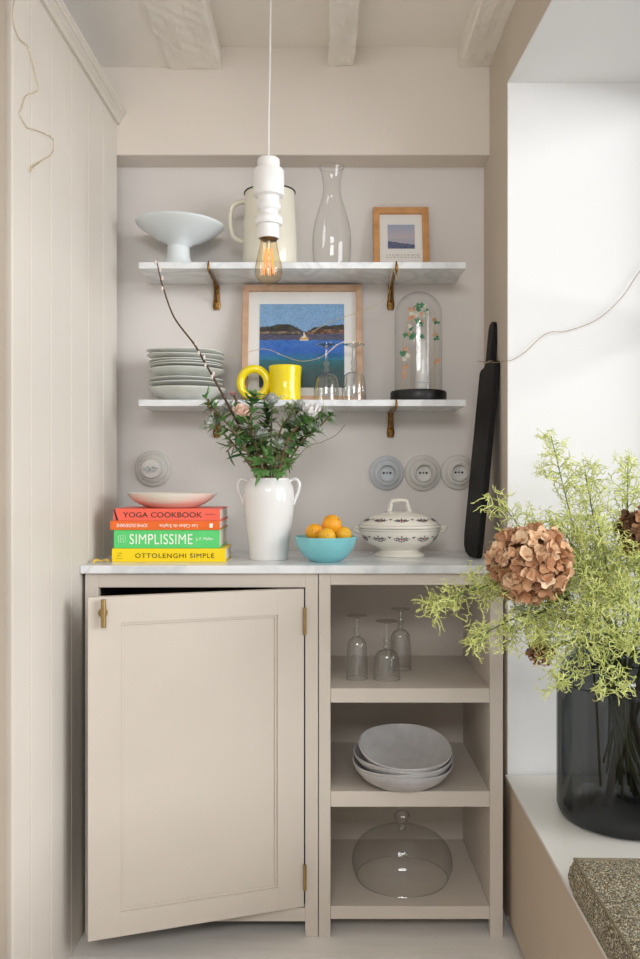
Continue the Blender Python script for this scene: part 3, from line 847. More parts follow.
# keepsake inside the dome
zb = SH2+hb+0.0003
bt = thing('milk_glass_bottle', 'slim white bottle standing inside the glass dome', 'bottle', (X_(423, YD), YD+0.005, zb))
m = MB(); m.lathe([(0, 0)]+sprof([(7/SD, 0.0), (7.4/SD, 0.006), (7.4/SD, 20/SD), (6.8/SD, 34/SD), (4.4/SD, 43/SD), (3.2/SD, 47/SD), (3.2/SD, 50/SD), (3.8/SD, 51/SD)], 4)+[(0, 51/SD)], 28); m.build('body', M['white_cer'], bt)
m = MB(); m.lathe([(7.5/SD, 8/SD), (7.9/SD, 9/SD), (7.5/SD, 10/SD)], 28); m.build('ring', M['porc_blue'], bt)
gt = thing('flower_garland', 'arched wire garland of peach, white and green blossoms inside the dome', 'garland', (X_(418.3, YD), YD, zb))
def gp(px, py, dy=0): return Vector(((px-418.3)/SD, dy, (389.2-py)/SD))
arch = [gp(402.5, 389.2, -.01), gp(402, 375), gp(402.5, 352), gp(404, 335), gp(407, 321), gp(413, 309), gp(421, 303.5), gp(429, 309), gp(434, 321), gp(435, 340), gp(434.5, 362), gp(433.5, 389.2, -.01)]
m = MB(); m.tube(spline(arch, 6), 0.0011, 6); m.tube([gp(411, 389.2, .01), gp(412, 365, .01), gp(413, 345, .005)], 0.0012, 6); m.build('wire', M['gold_wire'], gt)
fl = [(404, 372, 0), (404.5, 366, 0), (404, 357, 1), (405, 347, 0), (404, 352, 2), (408, 332, 0), (410, 326, 2), (412, 334, 1), (409, 317, 0), (415, 314, 1), (418, 308, 2), (424, 304, 1), (416, 319, 1), (420, 323, 2),
      (421, 335, 2), (423, 313, 1), (434, 318, 0), (434.5, 333, 0), (435, 361, 0), (413, 338, 1), (417, 304.5, 2), (411, 312, 1), (426, 310, 2)]
GM = [mat('garland_peach', (226, 176, 140), 0.7, 14, 60), mat('garland_white', (238, 232, 216), 0.7, 8, 60), mat('garland_green', (64, 150, 104), 0.6, 14, 60)]
GN = ['peach_blossom', 'white_blossom', 'green_leaf']
for px, py, k in fl+[(px_+R.uniform(-3, 3), py_+R.uniform(-4, 4), (k_+1+R.randrange(2)) % 3 if py_ < 345 else k_) for px_, py_, k_ in fl]:
    m = MB(); c = gp(px, py, -0.002-R.uniform(0, .012))
    for q in range(5):
        a = 2*PI*q/5+R.uniform(0, 1); d = Vector((math.cos(a), -0.5, math.sin(a)))
        m.leaf(c, d, (0, -1, 0), 0.0085 if k != 2 else 0.012, 0.007 if k != 2 else 0.005, 0, curl=-0.2)
    m.ball(c+Vector((0, -0.002, 0)), 0.0022, 8)
    m.build(GN[k], GM[k], gt)

# ================================================================ wall switches and sockets
def rosette(name, label, cat, px, py, r, matl, outlet, group=None):
    t = thing(name, label, cat, (X_(px, YB), YB, Z_(py, YB)), (PI/2, 0, 0), group)
    k = YB/F
    if outlet:
        prof = [(0, 0), (r, 0), (r, 0.0058), (r*0.97, 0.0101), (r*0.86, 0.0145), (r*0.80, 0.0159), (r*0.78, 0.0203), (r*0.62, 0.0275), (r*0.56, 0.0275), (r*0.53, 0.0333), (r*0.50, 0.0391), (r*0.46, 0.0406), (r*0.43, 0.0377), (r*0.42, 0.0203), (0, 0.0203)]
    else:
        prof = [(0, 0), (r, 0), (r, 0.0058), (r*0.96, 0.0116), (r*0.86, 0.0159), (r*0.82, 0.0145), (r*0.78, 0.0203), (r*0.62, 0.0275), (r*0.58, 0.0261), (r*0.55, 0.0333), (r*0.5, 0.0377), (r*0.1, 0.0391), (0, 0.0391)]
    m = MB(); m.lathe(prof, 64); b_ = m.build('rosette', matl, t)
    if outlet:
        for dx_, dz_, rr in ((-0.0095, 0.0, 0.0034), (0.0095, 0.0, 0.0034)):
            m = MB(); m.lathe([(0, 0.0195), (rr, 0.0195), (rr, 0.0208), (0, 0.0208)], 16, xf=Matrix.Translation((dx_, dz_, 0))); m.build('socket_hole', M['black_hole'], b_)
        m = MB(); m.tube([(0, 0.006, 0.02), (0, 0.006, 0.029)], 0.0024, 10); m.build('earth_pin', M['steel'], b_)
        m = MB(); m.lathe([(0, 0.0195), (.0026, 0.0195), (.0026, 0.0208), (0, 0.0208)], 16); m.build('socket_hole', M['black_hole'], b_)
    else:
        for dx_ in (-0.0075, 0.0075):
            m = MB(); m.tube([(dx_, 0, 0.038), (dx_, -0.002, 0.046), (dx_, -0.004, 0.052)], [0.0048, 0.0036, 0.0048], 12); m.build('toggle', M['switch_b'], b_)
            m = MB(); m.tube([(dx_+.006*math.cos(a), .006*math.sin(a), .0392) for a in [2*PI*i/20 for i in range(20)]], .0009, 6, closed=True); m.build('toggle_collar', M['steel'], b_)
        for q in (-0.0165, 0.0165):
            m = MB(); m.ball((q*1.15, 0, 0.039), 0.0024, 8); m.build('screw', M['steel'], b_)
    return t
kk = YB/F
G2 = 'porcelain wall sockets above the worktop'
rosette('light_switch', 'round white porcelain double light switch above the books', 'switch', 153.3, 468.8, 18.2*kk, M['switch'], False)
rosette('wall_socket', 'leftmost round porcelain socket, cool bluish grey, above the tureen', 'socket', 386.5, 473, 17.3*kk, M['switch_b'], True, G2)
rosette('wall_socket', 'middle round porcelain socket with stepped rings above the tureen', 'socket', 422.5, 473, 18.0*kk, M['switch'], True, G2)
rosette('wall_socket', 'right round porcelain socket partly behind the black board', 'socket', 457.8, 472.5, 17.3*kk, M['switch'], True, G2)

# ================================================================ books
YBK2 = 2.150; KB = YBK2/F
def book(name, label, px0_, px1_, z0, z1, cover, depth, yoff=0.0, title=()):
    Y = YBK2+yoff; xa, xb = X_(px0_, Y), X_(px1_, Y); w = xb-xa; h = z1-z0; cx = (xa+xb)/2
    t = thing(name, label, 'book', (cx, Y, z0), group='cookbooks stacked on the worktop')
    m = MB(); ct = 0.0025
    m.box(-w/2, w/2, 0, ct, 0, h); m.box(-w/2, w/2, ct, depth, 0, ct); m.box(-w/2, w/2, ct, depth, h-ct, h)
    m.build('cover', cover, t, 0.001)
    m = MB(); m.box(-w/2+0.003, w/2-0.003, ct+0.0003, depth-0.004, ct+0.0003, h-ct-0.0003); m.build('pages', M['pages'], t)
    return t, w, h
eps = -0.0004
zs = CT+0.0002
def zbk(py): return Z_(py, YBK2)
Z0 = zs; Z1 = zbk(548.6); Z2 = zbk(530.0); Z3 = zbk(521.0); Z4 = zbk(508.8)
t, w, h = book('cookbook', 'yellow cookbook at the bottom of the stack, black title', 111.8, 225.8, Z0, Z1, M['yellow'], 0.15)
text_mesh('title', 'OTTOLENGHI SIMPLE', 0.0165, M['ink'], t, ((174.8-168.8)*KB, eps, h*0.47), width=79*KB, height=4.6*KB, space=1.15)
text_mesh('emblem', 'Z', 0.013, M['ink_olive'], t, ((119.5-168.8)*KB, eps, h*0.56), width=6*KB)
m = MB(); m.box((116.5-168.8)*KB, (122.5-168.8)*KB, eps*2, 0, h*0.22, h*0.27); m.build('emblem_bar', M['ink_olive'], t)
t, w, h = book('cookbook', 'thick green cookbook with large white title in the stack', 113.8, 219.8, Z1+.0002, Z2, M['green'], 0.20, 0.004)
text_mesh('title', 'SIMPLISSIME', 0.027, M['ink_white'], t, ((161-166.8)*KB, eps, h*0.50), width=63*KB, height=10.2*KB, space=1.08)
text_mesh('author', 'J.-F. Mallet', 0.010, M['ink_white'], t, ((204.5-166.8)*KB, eps, h*0.5), width=17*KB)
m = MB()
e0, e1, f0, f1 = (118-166.8)*KB, (125.5-166.8)*KB, h*0.32, h*0.70
for b_ in ((e0, e1, f0, f0+.0012), (e0, e1, f1-.0012, f1), (e0, e0+.0012, f0, f1), (e1-.0012, e1, f0, f1), (e0+.005, e0+.0065, f0, f1), (e1-.0065, e1-.005, f0, f1), (e0+.005, e1-.005, (f0+f1)/2-.0007, (f0+f1)/2+.0007)):
    m.box(b_[0], b_[1], eps*2, 0, b_[2], b_[3])
m.build('emblem', M['ink_pale_green'], t)
t, w, h = book('cookbook', 'thin orange cookbook lying upside down in the stack', 110.2, 219.8, Z2+.0002, Z3, M['orange'], 0.19, 0.001)
text_mesh('author', 'SOPHIE DUDEMAINE', 0.0085, M['ink_white'], t, ((132-165)*KB, eps, h*0.5), flip=True, width=31*KB, height=3.4*KB)
text_mesh('title', 'Les Cakes de Sophie', 0.0115, M['ink_white'], t, ((178.5-165)*KB, eps, h*0.5), flip=True, width=38*KB)
m = MB(); e0 = (209.5-165)*KB
m.box(e0, e0+.008, eps*2, 0, h*.25, h*.72); m.build('emblem', M['ink_white'], t)
t, w, h = book('cookbook', 'coral cookbook on top of the stack, under the shallow bowl', 113, 220.2, Z3+.0002, Z4, M['coral'], 0.195, 0.002)
text_mesh('title', 'YOGA COOKBOOK', 0.0185, M['ink'], t, ((162.6-166.6)*KB, eps, h*0.5), width=79*KB)
m = MB(); m.box((205.5-166.6)*KB, (215-166.6)*KB, eps*2, 0, h*.52, h*.545); m.build('author_line', M['ink'], t)
m = MB()
pa = [((113.2-166.6)*KB, h-.001), ((114.8-166.6)*KB, h-.001), ((118.3-166.6)*KB, 0.001), ((116.3-166.6)*KB, 0.001)]
m.add([(x, -.0008, z) for x, z in pa]+[(x, 0, z) for x, z in pa], [(3, 2, 1, 0), (4, 5, 6, 7), (0, 1, 5, 4), (1, 2, 6, 5), (2, 3, 7, 6), (3, 0, 4, 7)], False)
m.build('bookmark', M['ink'], t)
# shallow white bowl on the books
t = thing('shallow_bowl', 'shallow white bowl resting on top of the stacked cookbooks', 'bowl', (X_(172.3, 2.25), 2.25, Z4+0.0003))
k = 2.25/F
hb = (506.5-492.3)*k
o_ = [(0, 0)]+sprof([(22*k, 0.0), (26*k, 0.002), (36*k, hb*0.4), (42*k, hb*0.75), (45*k, hb)], 5)
m = MB(); m.lathe(o_+[(44.2*k, hb+.001), (40*k, hb*.72), (32*k, hb*.36), (20*k, 0.006), (0, 0.005)], 64); m.build('bowl', M['cream_cer'], t)
# yellow curl on the worktop
m = MB()
pts = [P(93, 563.2, 2.12), P(97, 561.5, 2.135), P(101, 560.5, 2.15), P(106, 562, 2.14), P(108.5, 563, 2.13)]
pts = [Vector((p.x, p.y, CT+0.003+0.004*math.sin(i*1.6)**2)) for i, p in enumerate(pts)]
m.tube(spline(pts, 6), 0.0032, 8, flat=0.3); o = m.build('ribbon_curl', M['ribbon'], None, shift=pts[0]); o.location = pts[0]
tag(o, 'small curled yellow ribbon lying left of the yellow book', 'ribbon')

# ================================================================ white vase and bouquet
YV = 2.224; SV = F/YV
vx = X_(268.7, YV)
t = thing('white_vase', 'white glazed two-handled jug vase holding the bouquet', 'vase', (vx, YV, CT+.0002))
hv = Z_(478.5, YV)-CT
vz = lambda py: Z_(py, YV)-CT
o_ = [(0, 0)]+sprof([(18.5/SV, 0.0), (19.3/SV, 0.004), (20.5/SV, vz(545)), (22.8/SV, vz(528)), (25/SV, vz(508)), (25.6/SV, vz(497)), (24.8/SV, vz(488)), (21.8/SV, vz(482)), (20.4/SV, vz(479.5)), (20.8/SV, vz(478))], 5)
m = MB(); m.lathe(o_+[(19.8/SV, vz(478.2)), (19.6/SV, vz(481)), (23/SV, vz(490)), (22/SV, vz(520)), (17/SV, 0.012), (0, 0.01)], 56); m.build('body', M['white_cer'], t)
for s in (-1, 1):
    pts = [(s*a/SV, 0, vz(b)) for a, b in ((20.6, 481.5), (24.5, 479.2), (28.5, 480), (30.6, 484.5), (29.4, 492), (26.6, 499), (24.6, 504.5))]
    m = MB(); m.tube(spline(pts, 6), 0.0046, 12, flat=1.6); m.build('handle', M['white_cer'], t)
G3 = 'bouquet in the white vase'
mouth = Vector((vx, YV, CT+hv))
def stempath(px, py, Y, bend=0.3, mx=0.0, my=0.0):
    tip = P(px, py, Y)
    b0 = Vector((vx-mx*0.3, YV, CT+hv-0.09)); b1 = mouth+Vector((mx, my, 0.0))
    mid = b1.lerp(tip, 0.5)+Vector((-(tip.x-b1.x)*bend*0.4, 0, abs(tip.x-b1.x)*bend*0.5))
    return spline([b0, b1, mid, tip], 8)
def stem_leaves(m, path, n, L, W, t0=0.35, mi=1, rr=R, spread=1.0, lobes=3):
    N = len(path)
    for i in range(n):
        t_ = t0+(0.98-t0)*(i+rr.uniform(0, .8))/n
        k = min(N-2, int(t_*(N-1))); p = path[k]; d = (path[k+1]-path[k]).normalized()
        a = i*2.4+rr.uniform(-.5, .5)
        side = d.orthogonal().normalized(); side.rotate(Matrix.Rotation(a, 3, d))
        dd = (d*0.55+side*spread).normalized(); nn = d+Vector((0, -0.3, 0.4))
        for q in range(lobes):
            e = dd.copy(); ax = nn.normalized()
            e.rotate(Matrix.Rotation((q-(lobes-1)/2)*0.5, 3, ax))
            l = L*(1 if q == lobes//2 else 0.75)*rr.uniform(.75, 1.15)
            m.leaf(p, e, nn, l, W*rr.uniform(.8, 1.15), mi, curl=rr.uniform(0.0, .35))
def thistle(px, py, Y, label, rh=0.010, bend=.3, mx=0, my=0, nl=5):
    path = stempath(px, py, Y, bend, mx, my); base = path[0]
    t = thing('thistle_stem', label, 'flower', base, group=G3)
    path = [p-base for p in path]
    m = MB(); m.tube(path, [0.0026]*(len(path)-6)+[0.0022]*6, 7); m.build('stem', M['stem'], t)
    m = MB(); stem_leaves(m, path, nl+2, 0.044, 0.012, 0.45, 0, lobes=5); m.build('leaves', M['leaf_l'], t)
    rh *= 1.3
    c = path[-1]; d = (path[-1]-path[-3]).normalized()
    m = MB()
    for i in range(90):          # spiky cone
        z = 1-2*(i+.5)/90; a = i*2.39996; r_ = math.sqrt(max(0, 1-z*z))
        v = Vector((r_*math.cos(a), r_*math.sin(a), z))
        m.leaf(c+v*rh*0.7, v, v.orthogonal(), rh*0.62, rh*0.2, 0, seg=2, curl=0)
    m.ball(c, rh*0.85, 12); m.build('cone', M['thistle_b'], t)
    m = MB()
    for i in range(13):
        a = 2*PI*i/13; s_ = d.orthogonal().normalized(); s_.rotate(Matrix.Rotation(a, 3, d))
        m.leaf(c-d*rh*.7, s_+d*0.45, d, 0.038*R.uniform(.8, 1.2), 0.0065, 0, curl=-.1, fold=.3)
        m.leaf(c-d*rh*.7, s_+d*0.1, d, 0.022, 0.005, 0, curl=0, fold=.3)
    m.build('bracts', M['thistle'], t)
    return t
thistle(211, 421, 2.174, 'grey green thistle leaning furthest left in the bouquet', 0.010, .4, -.02)
thistle(272, 399, 2.214, 'thistle rising in front of the yellow mug', 0.011, .1, 0.004)
thistle(293, 421, 2.194, 'thistle below the lower shelf edge, mid right of bouquet', 0.010, .2, .02)
thistle(281, 444, 2.174, 'low thistle just above the vase mouth', 0.010, .2, .01, -.02)
thistle(327, 413, 2.224, 'thistle leaning furthest right in the bouquet', 0.011, .45, .03)
thistle(227, 407, 2.204, 'thistle tucked left of the peach rose', 0.009, .3, -.014)
thistle(259, 434, 2.174, 'small thistle under the peach rose, centre of bouquet', 0.008, .2, -.004, -.015)
thistle(300, 405, 2.20, 'thistle between the mug and the white rose', 0.010, .25, .02)
thistle(247, 424, 2.17, 'thistle directly below the peach rose', 0.009, .2, -.012, -.015)
thistle(318, 428, 2.21, 'thistle low on the right side of the bouquet', 0.009, .4, .03)
def rose(px, py, Y, label, petal, r, mx, bend=.25):
    path = stempath(px, py, Y, bend, mx, -0.01); base = path[0]
    t = thing('rose_stem', label, 'flower', base, group=G3)
    path = [p-base for p in path]
    m = MB(); m.tube(path, 0.003, 8); m.build('stem', M['stem_br'], t)
    m = MB(); stem_leaves(m, path, 4, 0.045, 0.024, 0.55, 0, lobes=3); m.build('leaves', M['leaf'], t)
    c = path[-1]
    m = MB()
    ax = Vector((0.22*(1 if px < 280 else -1), -0.5, 0.84)).normalized(); q = ax.to_track_quat('Z', 'Y').to_matrix()
    for ring, (nn_, rad, op, ht) in enumerate(((4, .26, .02, 1.0), (5, .46, .08, 1.0), (6, .68, .22, .92), (6, .86, .55, .74))):
        for i in range(nn_):
            a = 2*PI*i/nn_+ring*.5+R.uniform(-.1, .1)
            wv = 1.25*r*(0.55+rad*.45); vs = []; fs = []
            U, V = 6, 5
            for v_ in range(V+1):
                tv = v_/V
                for u_ in range(U+1):
                    tu = (u_/U-.5)*2
                    wa = a+tu*(1.15-ring*.08)*.62*(0.6+.4*math.sin(PI*tv*.9+.1))
                    rr_ = r*(rad*(0.35+.65*math.sin(PI*.5*tv))+op*.35*tv**3) 
                    zz = r*(ht*tv*1.25-0.55)-abs(tu)**2*r*.22*tv - op*.25*r*tv**4
                    vs.append(c+q@Vector((rr_*math.cos(wa), rr_*math.sin(wa), zz)))
            for v_ in range(V):
                for u_ in range(U): fs.append((v_*(U+1)+u_, v_*(U+1)+u_+1, (v_+1)*(U+1)+u_+1, (v_+1)*(U+1)+u_))
            m.add(vs, fs, True)
    m.build('petals', petal, t)
    m = MB()
    for i in range(5):
        a = 2*PI*i/5; m.leaf(c-ax*r*.5, q@Vector((math.cos(a), math.sin(a), .2)), ax, r*1.1, r*.4, 0)
    m.build('sepals', M['leaf'], t)
    return t
rose(242, 411, 2.144, 'peach rose facing forward left of the yellow mug', M['rose_p'], 0.023, -.012)
rose(311, 411, 2.174, 'white rose at the right of the bouquet', M['rose_w'], 0.026, .024)
rose(233, 394, 2.194, 'small pink bud above the peach rose', M['pink'], 0.009, -.016)
def sprig(pts, Y, label, n, L, W, matl, lobes=3, mx=0, stem=M['stem_br'], r=0.003, rr=None):
    rr = rr or R
    tip = [P(px, py, Y) for px, py in pts]
    path = spline([Vector((vx-mx*.3, YV, CT+hv-.09)), mouth+Vector((mx, -.012, 0))]+tip, 8); base = path[0]
    t = thing('leafy_sprig', label, 'foliage', base, group=G3)
    path = [p-base for p in path]
    m = MB(); m.tube(path, [r*(1.15-.6*i/len(path)) for i in range(len(path))], 7); m.build('stem', stem, t)
    m = MB(); stem_leaves(m, path, n, L*1.28, W*.85, .40, 0, lobes=max(lobes, 5) if lobes > 1 else 1, rr=rr); m.build('leaves', matl, t)
    return t
sprig([(240, 440), (217, 412), (205, 397)], 2.164, 'leafy sprig reaching up left of the bouquet', 16, .036, .011, M['leaf'], mx=-.02)
sprig([(252, 430), (252, 405), (256, 392)], 2.164, 'dark green sprig standing up behind the peach rose', 17, .038, .013, M['leaf'], 3, -.008)
sprig([(262, 440), (268, 420), (264, 399)], 2.235, 'dark leafy sprig in the centre of the bouquet', 15, .036, .013, M['leaf_d'], 3, .0)
sprig([(288, 440), (300, 425), (309, 421)], 2.164, 'woody sprig bending right below the white rose', 16, .034, .012, M['leaf'], 3, .02, r=.0044)
sprig([(280, 432), (292, 412), (286, 403)], 2.184, 'light leafy sprig between mug and white rose', 14, .030, .009, M['leaf_l'], 3, .012)
sprig([(300, 444), (318, 428), (333, 412)], 2.204, 'leafy sprig spreading lowest right in the bouquet', 13, .03, .010, M['leaf'], 3, .03)
sprig([(247, 452), (235, 445), (226, 452)], 2.174, 'drooping green sprig left above the vase shoulder', 8, .042, .020, M['leaf_d'], 1, -.03)
sprig([(262, 466), (264, 458), (270, 455)], 2.144, 'broad green leaf spray hanging over the vase mouth', 7, .036, .014, M['leaf'], 5, -.004)
sprig([(230, 440), (214, 428), (204, 421)], 2.184, 'pale leafy sprig under the leftmost thistle', 11, .03, .010, M['leaf_l'], 3, -.025)
sprig([(283, 466), (287, 462), (289, 466)], 2.154, 'small lobed leaf spray right over the vase mouth', 4, .03, .013, M['leaf'], 5, .02)
# pussy willow
pts = [P(*p) for p in ((240, 428, 2.174), (218, 386, 2.174), (204, 361, 2.184), (194, 344, 2.184), (174, 317, 2.194), (163, 287, 2.204), (159.5, 274, 2.204), (157, 262.5, 2.204))]
path = spline([Vector((vx+.008, YV, CT+hv-.09)), mouth+Vector((-.012, .012, 0))]+pts, 8); base = path[0]
t = thing('pussy_willow_branch', 'long bare pussy willow branch rising to the upper shelf', 'branch', base, group=G3)
path = [p-base for p in path]
m = MB(); m.tube(path, [0.0036-0.0022*i/len(path) for i in range(len(path))], 8); m.build('branch', M['bark'], t)
for px, py, s in ((213.5, 379, 1), (217, 382, -1), (203, 362, 1), (206, 358, -1), (210.5, 370, -1), (196.5, 349, 1), (163, 284, 1), (161.5, 276, 1), (168, 296, -1), (159.5, 270, -1)):
    c = P(px+s*1.6, py, 2.255)-base
    near = min(path, key=lambda p: (p.x-c.x)**2+(p.z-c.z)**2)
    m = MB(); c = near+Vector((s*.0042, -.002, .003)); m.ball(c, 0.0042, 10, sc=(.8, .8, 1.5)); m.build('catkin', M['catkin'], t)
# bare twig right of the bouquet
pts = spline([mouth+Vector((.03, 0, 0)), P(305, 449, 2.214), P(322, 442, 2.224), P(336, 435, 2.224), P(345, 425, 2.224)], 8)
base = Vector((vx+.01, YV, CT+hv-.08))
m = MB(); m.tube([p-base for p in [base]+pts], 0.0009, 6); o = m.build('bare_twig', M['stem_br']); o.location = base
tag(o, 'hair thin bare twig sticking out right of the bouquet', 'twig', G3)

# ================================================================ fruit bowl
YT = 2.165; ST = F/YT
t = thing('fruit_bowl', 'turquoise bowl of citrus fruit between vase and tureen', 'bowl', (X_(325.6, YT), YT, CT+.0002))
hb = Z_(536.3, YT)-CT
o_ = [(0, 0)]+sprof([(14/ST, 0), (15.5/ST, .002), (22/ST, hb*.22), (28.5/ST, hb*.58), (31.2/ST, hb*.9), (31.7/ST, hb)], 5)
m = MB(); m.lathe(o_+[(30.6/ST, hb), (29.5/ST, hb*.8), (25/ST, hb*.45), (14/ST, .012), (0, .009)], 56); m.build('bowl', M['turq'], t)
def fruit(px, py, Y, r, sc_, mt, label, rot):
    c = P(px, py, Y)
    t = thing('citrus_fruit', label, 'fruit', c, rot, 'citrus fruit in the turquoise bowl')
    m = MB(); m.lathe(sprof([(0, -1.0*r), (.35*r, -.93*r), (.72*r, -.68*r), (.97*r, -.2*r), (.98*r, .2*r), (.75*r, .66*r), (.35*r, .92*r), (.12*r, .98*r), (0, .95*r)], 4), 32, sc_, sc_); m.build('peel', mt, t)
    m = MB(); m.lathe([(0, .94*r), (.07*r, .99*r), (.05*r, 1.04*r), (0, 1.05*r)], 10); m.build('stalk', M['stalk'], t)
k = YT/F
fruit(331.8, 524.6, 2.165, 10.1*k, 1.0, M['citrus'], 'largest orange citrus fruit on top of the turquoise bowl', (.6, .9, 0))
fruit(314.5, 532.6, 2.155, 9.2*k, .98, M['citrus'], 'citrus fruit at the left rim of the turquoise bowl', (1.2, -.7, 0))
fruit(327, 536.6, 2.125, 8.8*k, .98, M['citrus_y'], 'yellower citrus fruit front centre, below the largest one', (1.3, .3, 0))
fruit(343.5, 534.5, 2.155, 8.2*k, .98, M['citrus_y'], 'citrus fruit at the right rim of the turquoise bowl', (1.0, 1.0, 0))
fruit(329, 538, 2.205, 8.8*k, .98, M['citrus'], 'citrus fruit at the back of the turquoise bowl', (1.0, 1.0, 0))

# ================================================================ tureen
YE = 2.309; SE = F/YE
t = thing('soup_tureen', 'cream lidded tureen with grey floral sprigs on the worktop', 'tureen', (X_(399.6, YE), YE, CT+.0002))
ez = lambda py: Z_(py, YE)-CT+0.001
sy = .74
def ring_motifs(m, r_at, z_c, n, big, sx_, sy_, amp):
    pass
prof_b = sprof([(24.5/SE, 0), (25.5/SE, .004), (24/SE, .008), (19/SE, .016), (22/SE, .022), (31/SE, ez(544)), (37.5/SE, ez(537)), (40.2/SE, ez(531)), (40.6/SE, ez(528.5))], 5)
def rz(prof, z):
    for (r0, z0), (r1, z1) in zip(prof, prof[1:]):
        if min(z0, z1) <= z <= max(z0, z1) and abs(z1-z0) > 1e-7: return r0+(r1-r0)*(z-z0)/(z1-z0)
    return prof[-1][0]
def dots(m, prof, items):
    for a, z, w, h_, mi, tilt in items:
        r = rz(prof, z)+.0004
        c = Vector((r*math.cos(a), r*sy*math.sin(a), z))
        dz = .002; r2 = rz(prof, z+dz)+.0004
        up = (Vector((r2*math.cos(a), r2*sy*math.sin(a), z+dz))-c).normalized()
        tg = Vector((-r*math.sin(a), r*sy*math.cos(a), 0)).normalized(); nn = tg.cross(up)
        u = tg*math.cos(tilt)+up*math.sin(tilt); v = -tg*math.sin(tilt)+up*math.cos(tilt)
        vs = [c+u*(w*math.cos(b))+v*(h_*math.sin(b))+nn*.0002 for b in [2*PI*i/8 for i in range(8)]]
        m.add(vs, [tuple(range(8))], False, mi)
def sprigs(prof, zc, zline, amps=1.0):
    it = []; rr = random.Random(5)
    for k in range(10):
        a0 = -PI/2+2*PI*(k-.02)/10
        for dx_, dz_, w, h_, mi, tl in ((0, 0, .0026, .0026, 2, 0), (-.006, .001, .004, .0016, 1, .5), (.006, .001, .004, .0016, 1, -.5), (-.0105, .0025, .0032, .0014, 1, .9), (.0105, .0025, .0032, .0014, 1, -.9),
                                        (-.012, -.002, .003, .0013, 1, -.2), (.012, -.002, .003, .0013, 1, .2), (-.0055, -.0035, .003, .0014, 1, -.6), (.0055, -.0035, .003, .0014, 1, .6), (0, .0055, .0014, .0026, 1, 0), (0, -.005, .0014, .002, 1, 0), (-.016, .001, .0018, .0011, 1, .3), (.016, .001, .0018, .0011, 1, -.3)):
            it.append((a0+dx_*1.2/.1, zc+dz_*1.25*amps, w*1.2, h_*1.35, mi, tl))
        a1 = a0+PI/10
        it += [(a1, zc+.004*amps, .0018, .003, 1, 0), (a1-.03, zc+.006*amps, .002, .0012, 1, .6), (a1+.03, zc+.006*amps, .002, .0012, 1, -.6)]
    for k in range(90):
        a = 2*PI*k/90; it.append((a, zline, .0019, .0008, 1, 0))
    return it
m = MB(); m.lathe([(0, 0)]+prof_b+[(39/SE, ez(528.5)), (34/SE, ez(538)), (20/SE, .028), (0, .026)], 80, 1, sy)
dots(m, prof_b, sprigs(prof_b, ez(538), ez(530.5)))
m.build('body', [M['cream_cer'], M['decor_dark'], M['decor_red']], t)
prof_l = sprof([(41.2/SE, ez(528)), (41.6/SE, ez(526)), (39.6/SE, ez(524.4)), (37.5/SE, ez(522)), (30/SE, ez(516.8)), (19/SE, ez(513.2)), (8/SE, ez(511.3)), (0, ez(511))], 5)
prof_l = [(max(0, r), z) for r, z in prof_l]
m = MB(); m.lathe([(38/SE, ez(528.2))]+prof_l, 80, 1, sy)
dots(m, prof_l, sprigs(prof_l, ez(520), ez(525), .55))
lid = m.build('lid', [M['cream_cer'], M['decor_dark'], M['decor_red']], t)
hp_ = [((px-399.6)/SE, 0, ez(py)) for px, py in ((389, 511.5), (390.5, 507), (391.5, 502.5), (394, 501), (400, 500.6), (405, 501), (407, 502.5), (408.2, 507), (409.6, 511.5))]
m = MB(); m.tube(spline(hp_, 5), [0.0062 if i < 8 or i > 32 else .0048 for i in range(41)], 12, flat=1.3); m.ball(((389.2-399.6)/SE, 0, ez(511)), .008, 10, sc=(1, 1, .6)); m.ball(((409.4-399.6)/SE, 0, ez(511)), .008, 10, sc=(1, 1, .6))
m.build('lid_handle', M['cream_cer'], lid)
for s in (-1, 1):
    pts = [(s*a/SE, 0, ez(b)) for a, b in ((39, 532.5), (42.5, 531.6), (45.4, 529.6), (45.8, 527.6), (43.6, 528), (40.2, 529.4))]
    m = MB(); m.tube(spline(pts, 5), 0.0042, 10, flat=1.8); m.build('side_handle', M['cream_cer'], t)

# ================================================================ black board against the right wall
u_ = Vector((.054, .030, .5104)).normalized(); w_ = Vector((-.0175, .118, 0)); w_ = (w_-u_*w_.dot(u_)).normalized(); t_ = w_.cross(u_)
t = thing('chopping_board', 'tall black wooden paddle board leaning on the right wall', 'board', (X_(476.5, 2.217), 2.217, CT+.0004))
t.rotation_euler = Matrix((t_, w_, u_)).transposed().to_euler()
L = (1.531-CT)/u_.z; LB = (1.4094-CT)/u_.z; W = .121; T = .016; hm_ = W*.5
bt_ = lambda q: .0424*q+.0022
out = [(.004, bt_(.0)+.004), (.012, bt_(.012)), (W*.55, bt_(W*.55)), (W*.80, bt_(W)+.008), (W*.95, bt_(W)+.026), (W, .062), (W, LB-.012), (W*.97, LB-.004), (W*.90, LB), (hm_+.026, LB+.003), (hm_+.0205, LB+.010), (hm_+.0195, LB+.03), (hm_+.0205, L-.02), (hm_+.016, L-.006), (hm_+.006, L),
       (hm_-.006, L), (hm_-.016, L-.006), (hm_-.0205, L-.02), (hm_-.0195, LB+.03), (hm_-.0205, LB+.014), (hm_-.026, LB+.010), (W*.10, LB+.009), (W*.03, LB+.005), (0, LB-.003), (0, .03)]
n = len(out)
m = MB()
m.add([(0, a, b) for a, b in out]+[(T, a, b) for a, b in out], [tuple(range(n)), tuple(range(n, 2*n))[::-1]]+[(i, n+i, n+(i+1) % n, (i+1) % n) for i in range(n)], False)
m.build('board', M['black_wood'], t, 0.002)
zz = LB+.012
m = MB(); m.tube([(-.0015, hm_-.024, zz), (T+.0015, hm_-.024, zz), (T+.0015, hm_+.024, zz), (-.0015, hm_+.024, zz)], .0013, 6, closed=True)
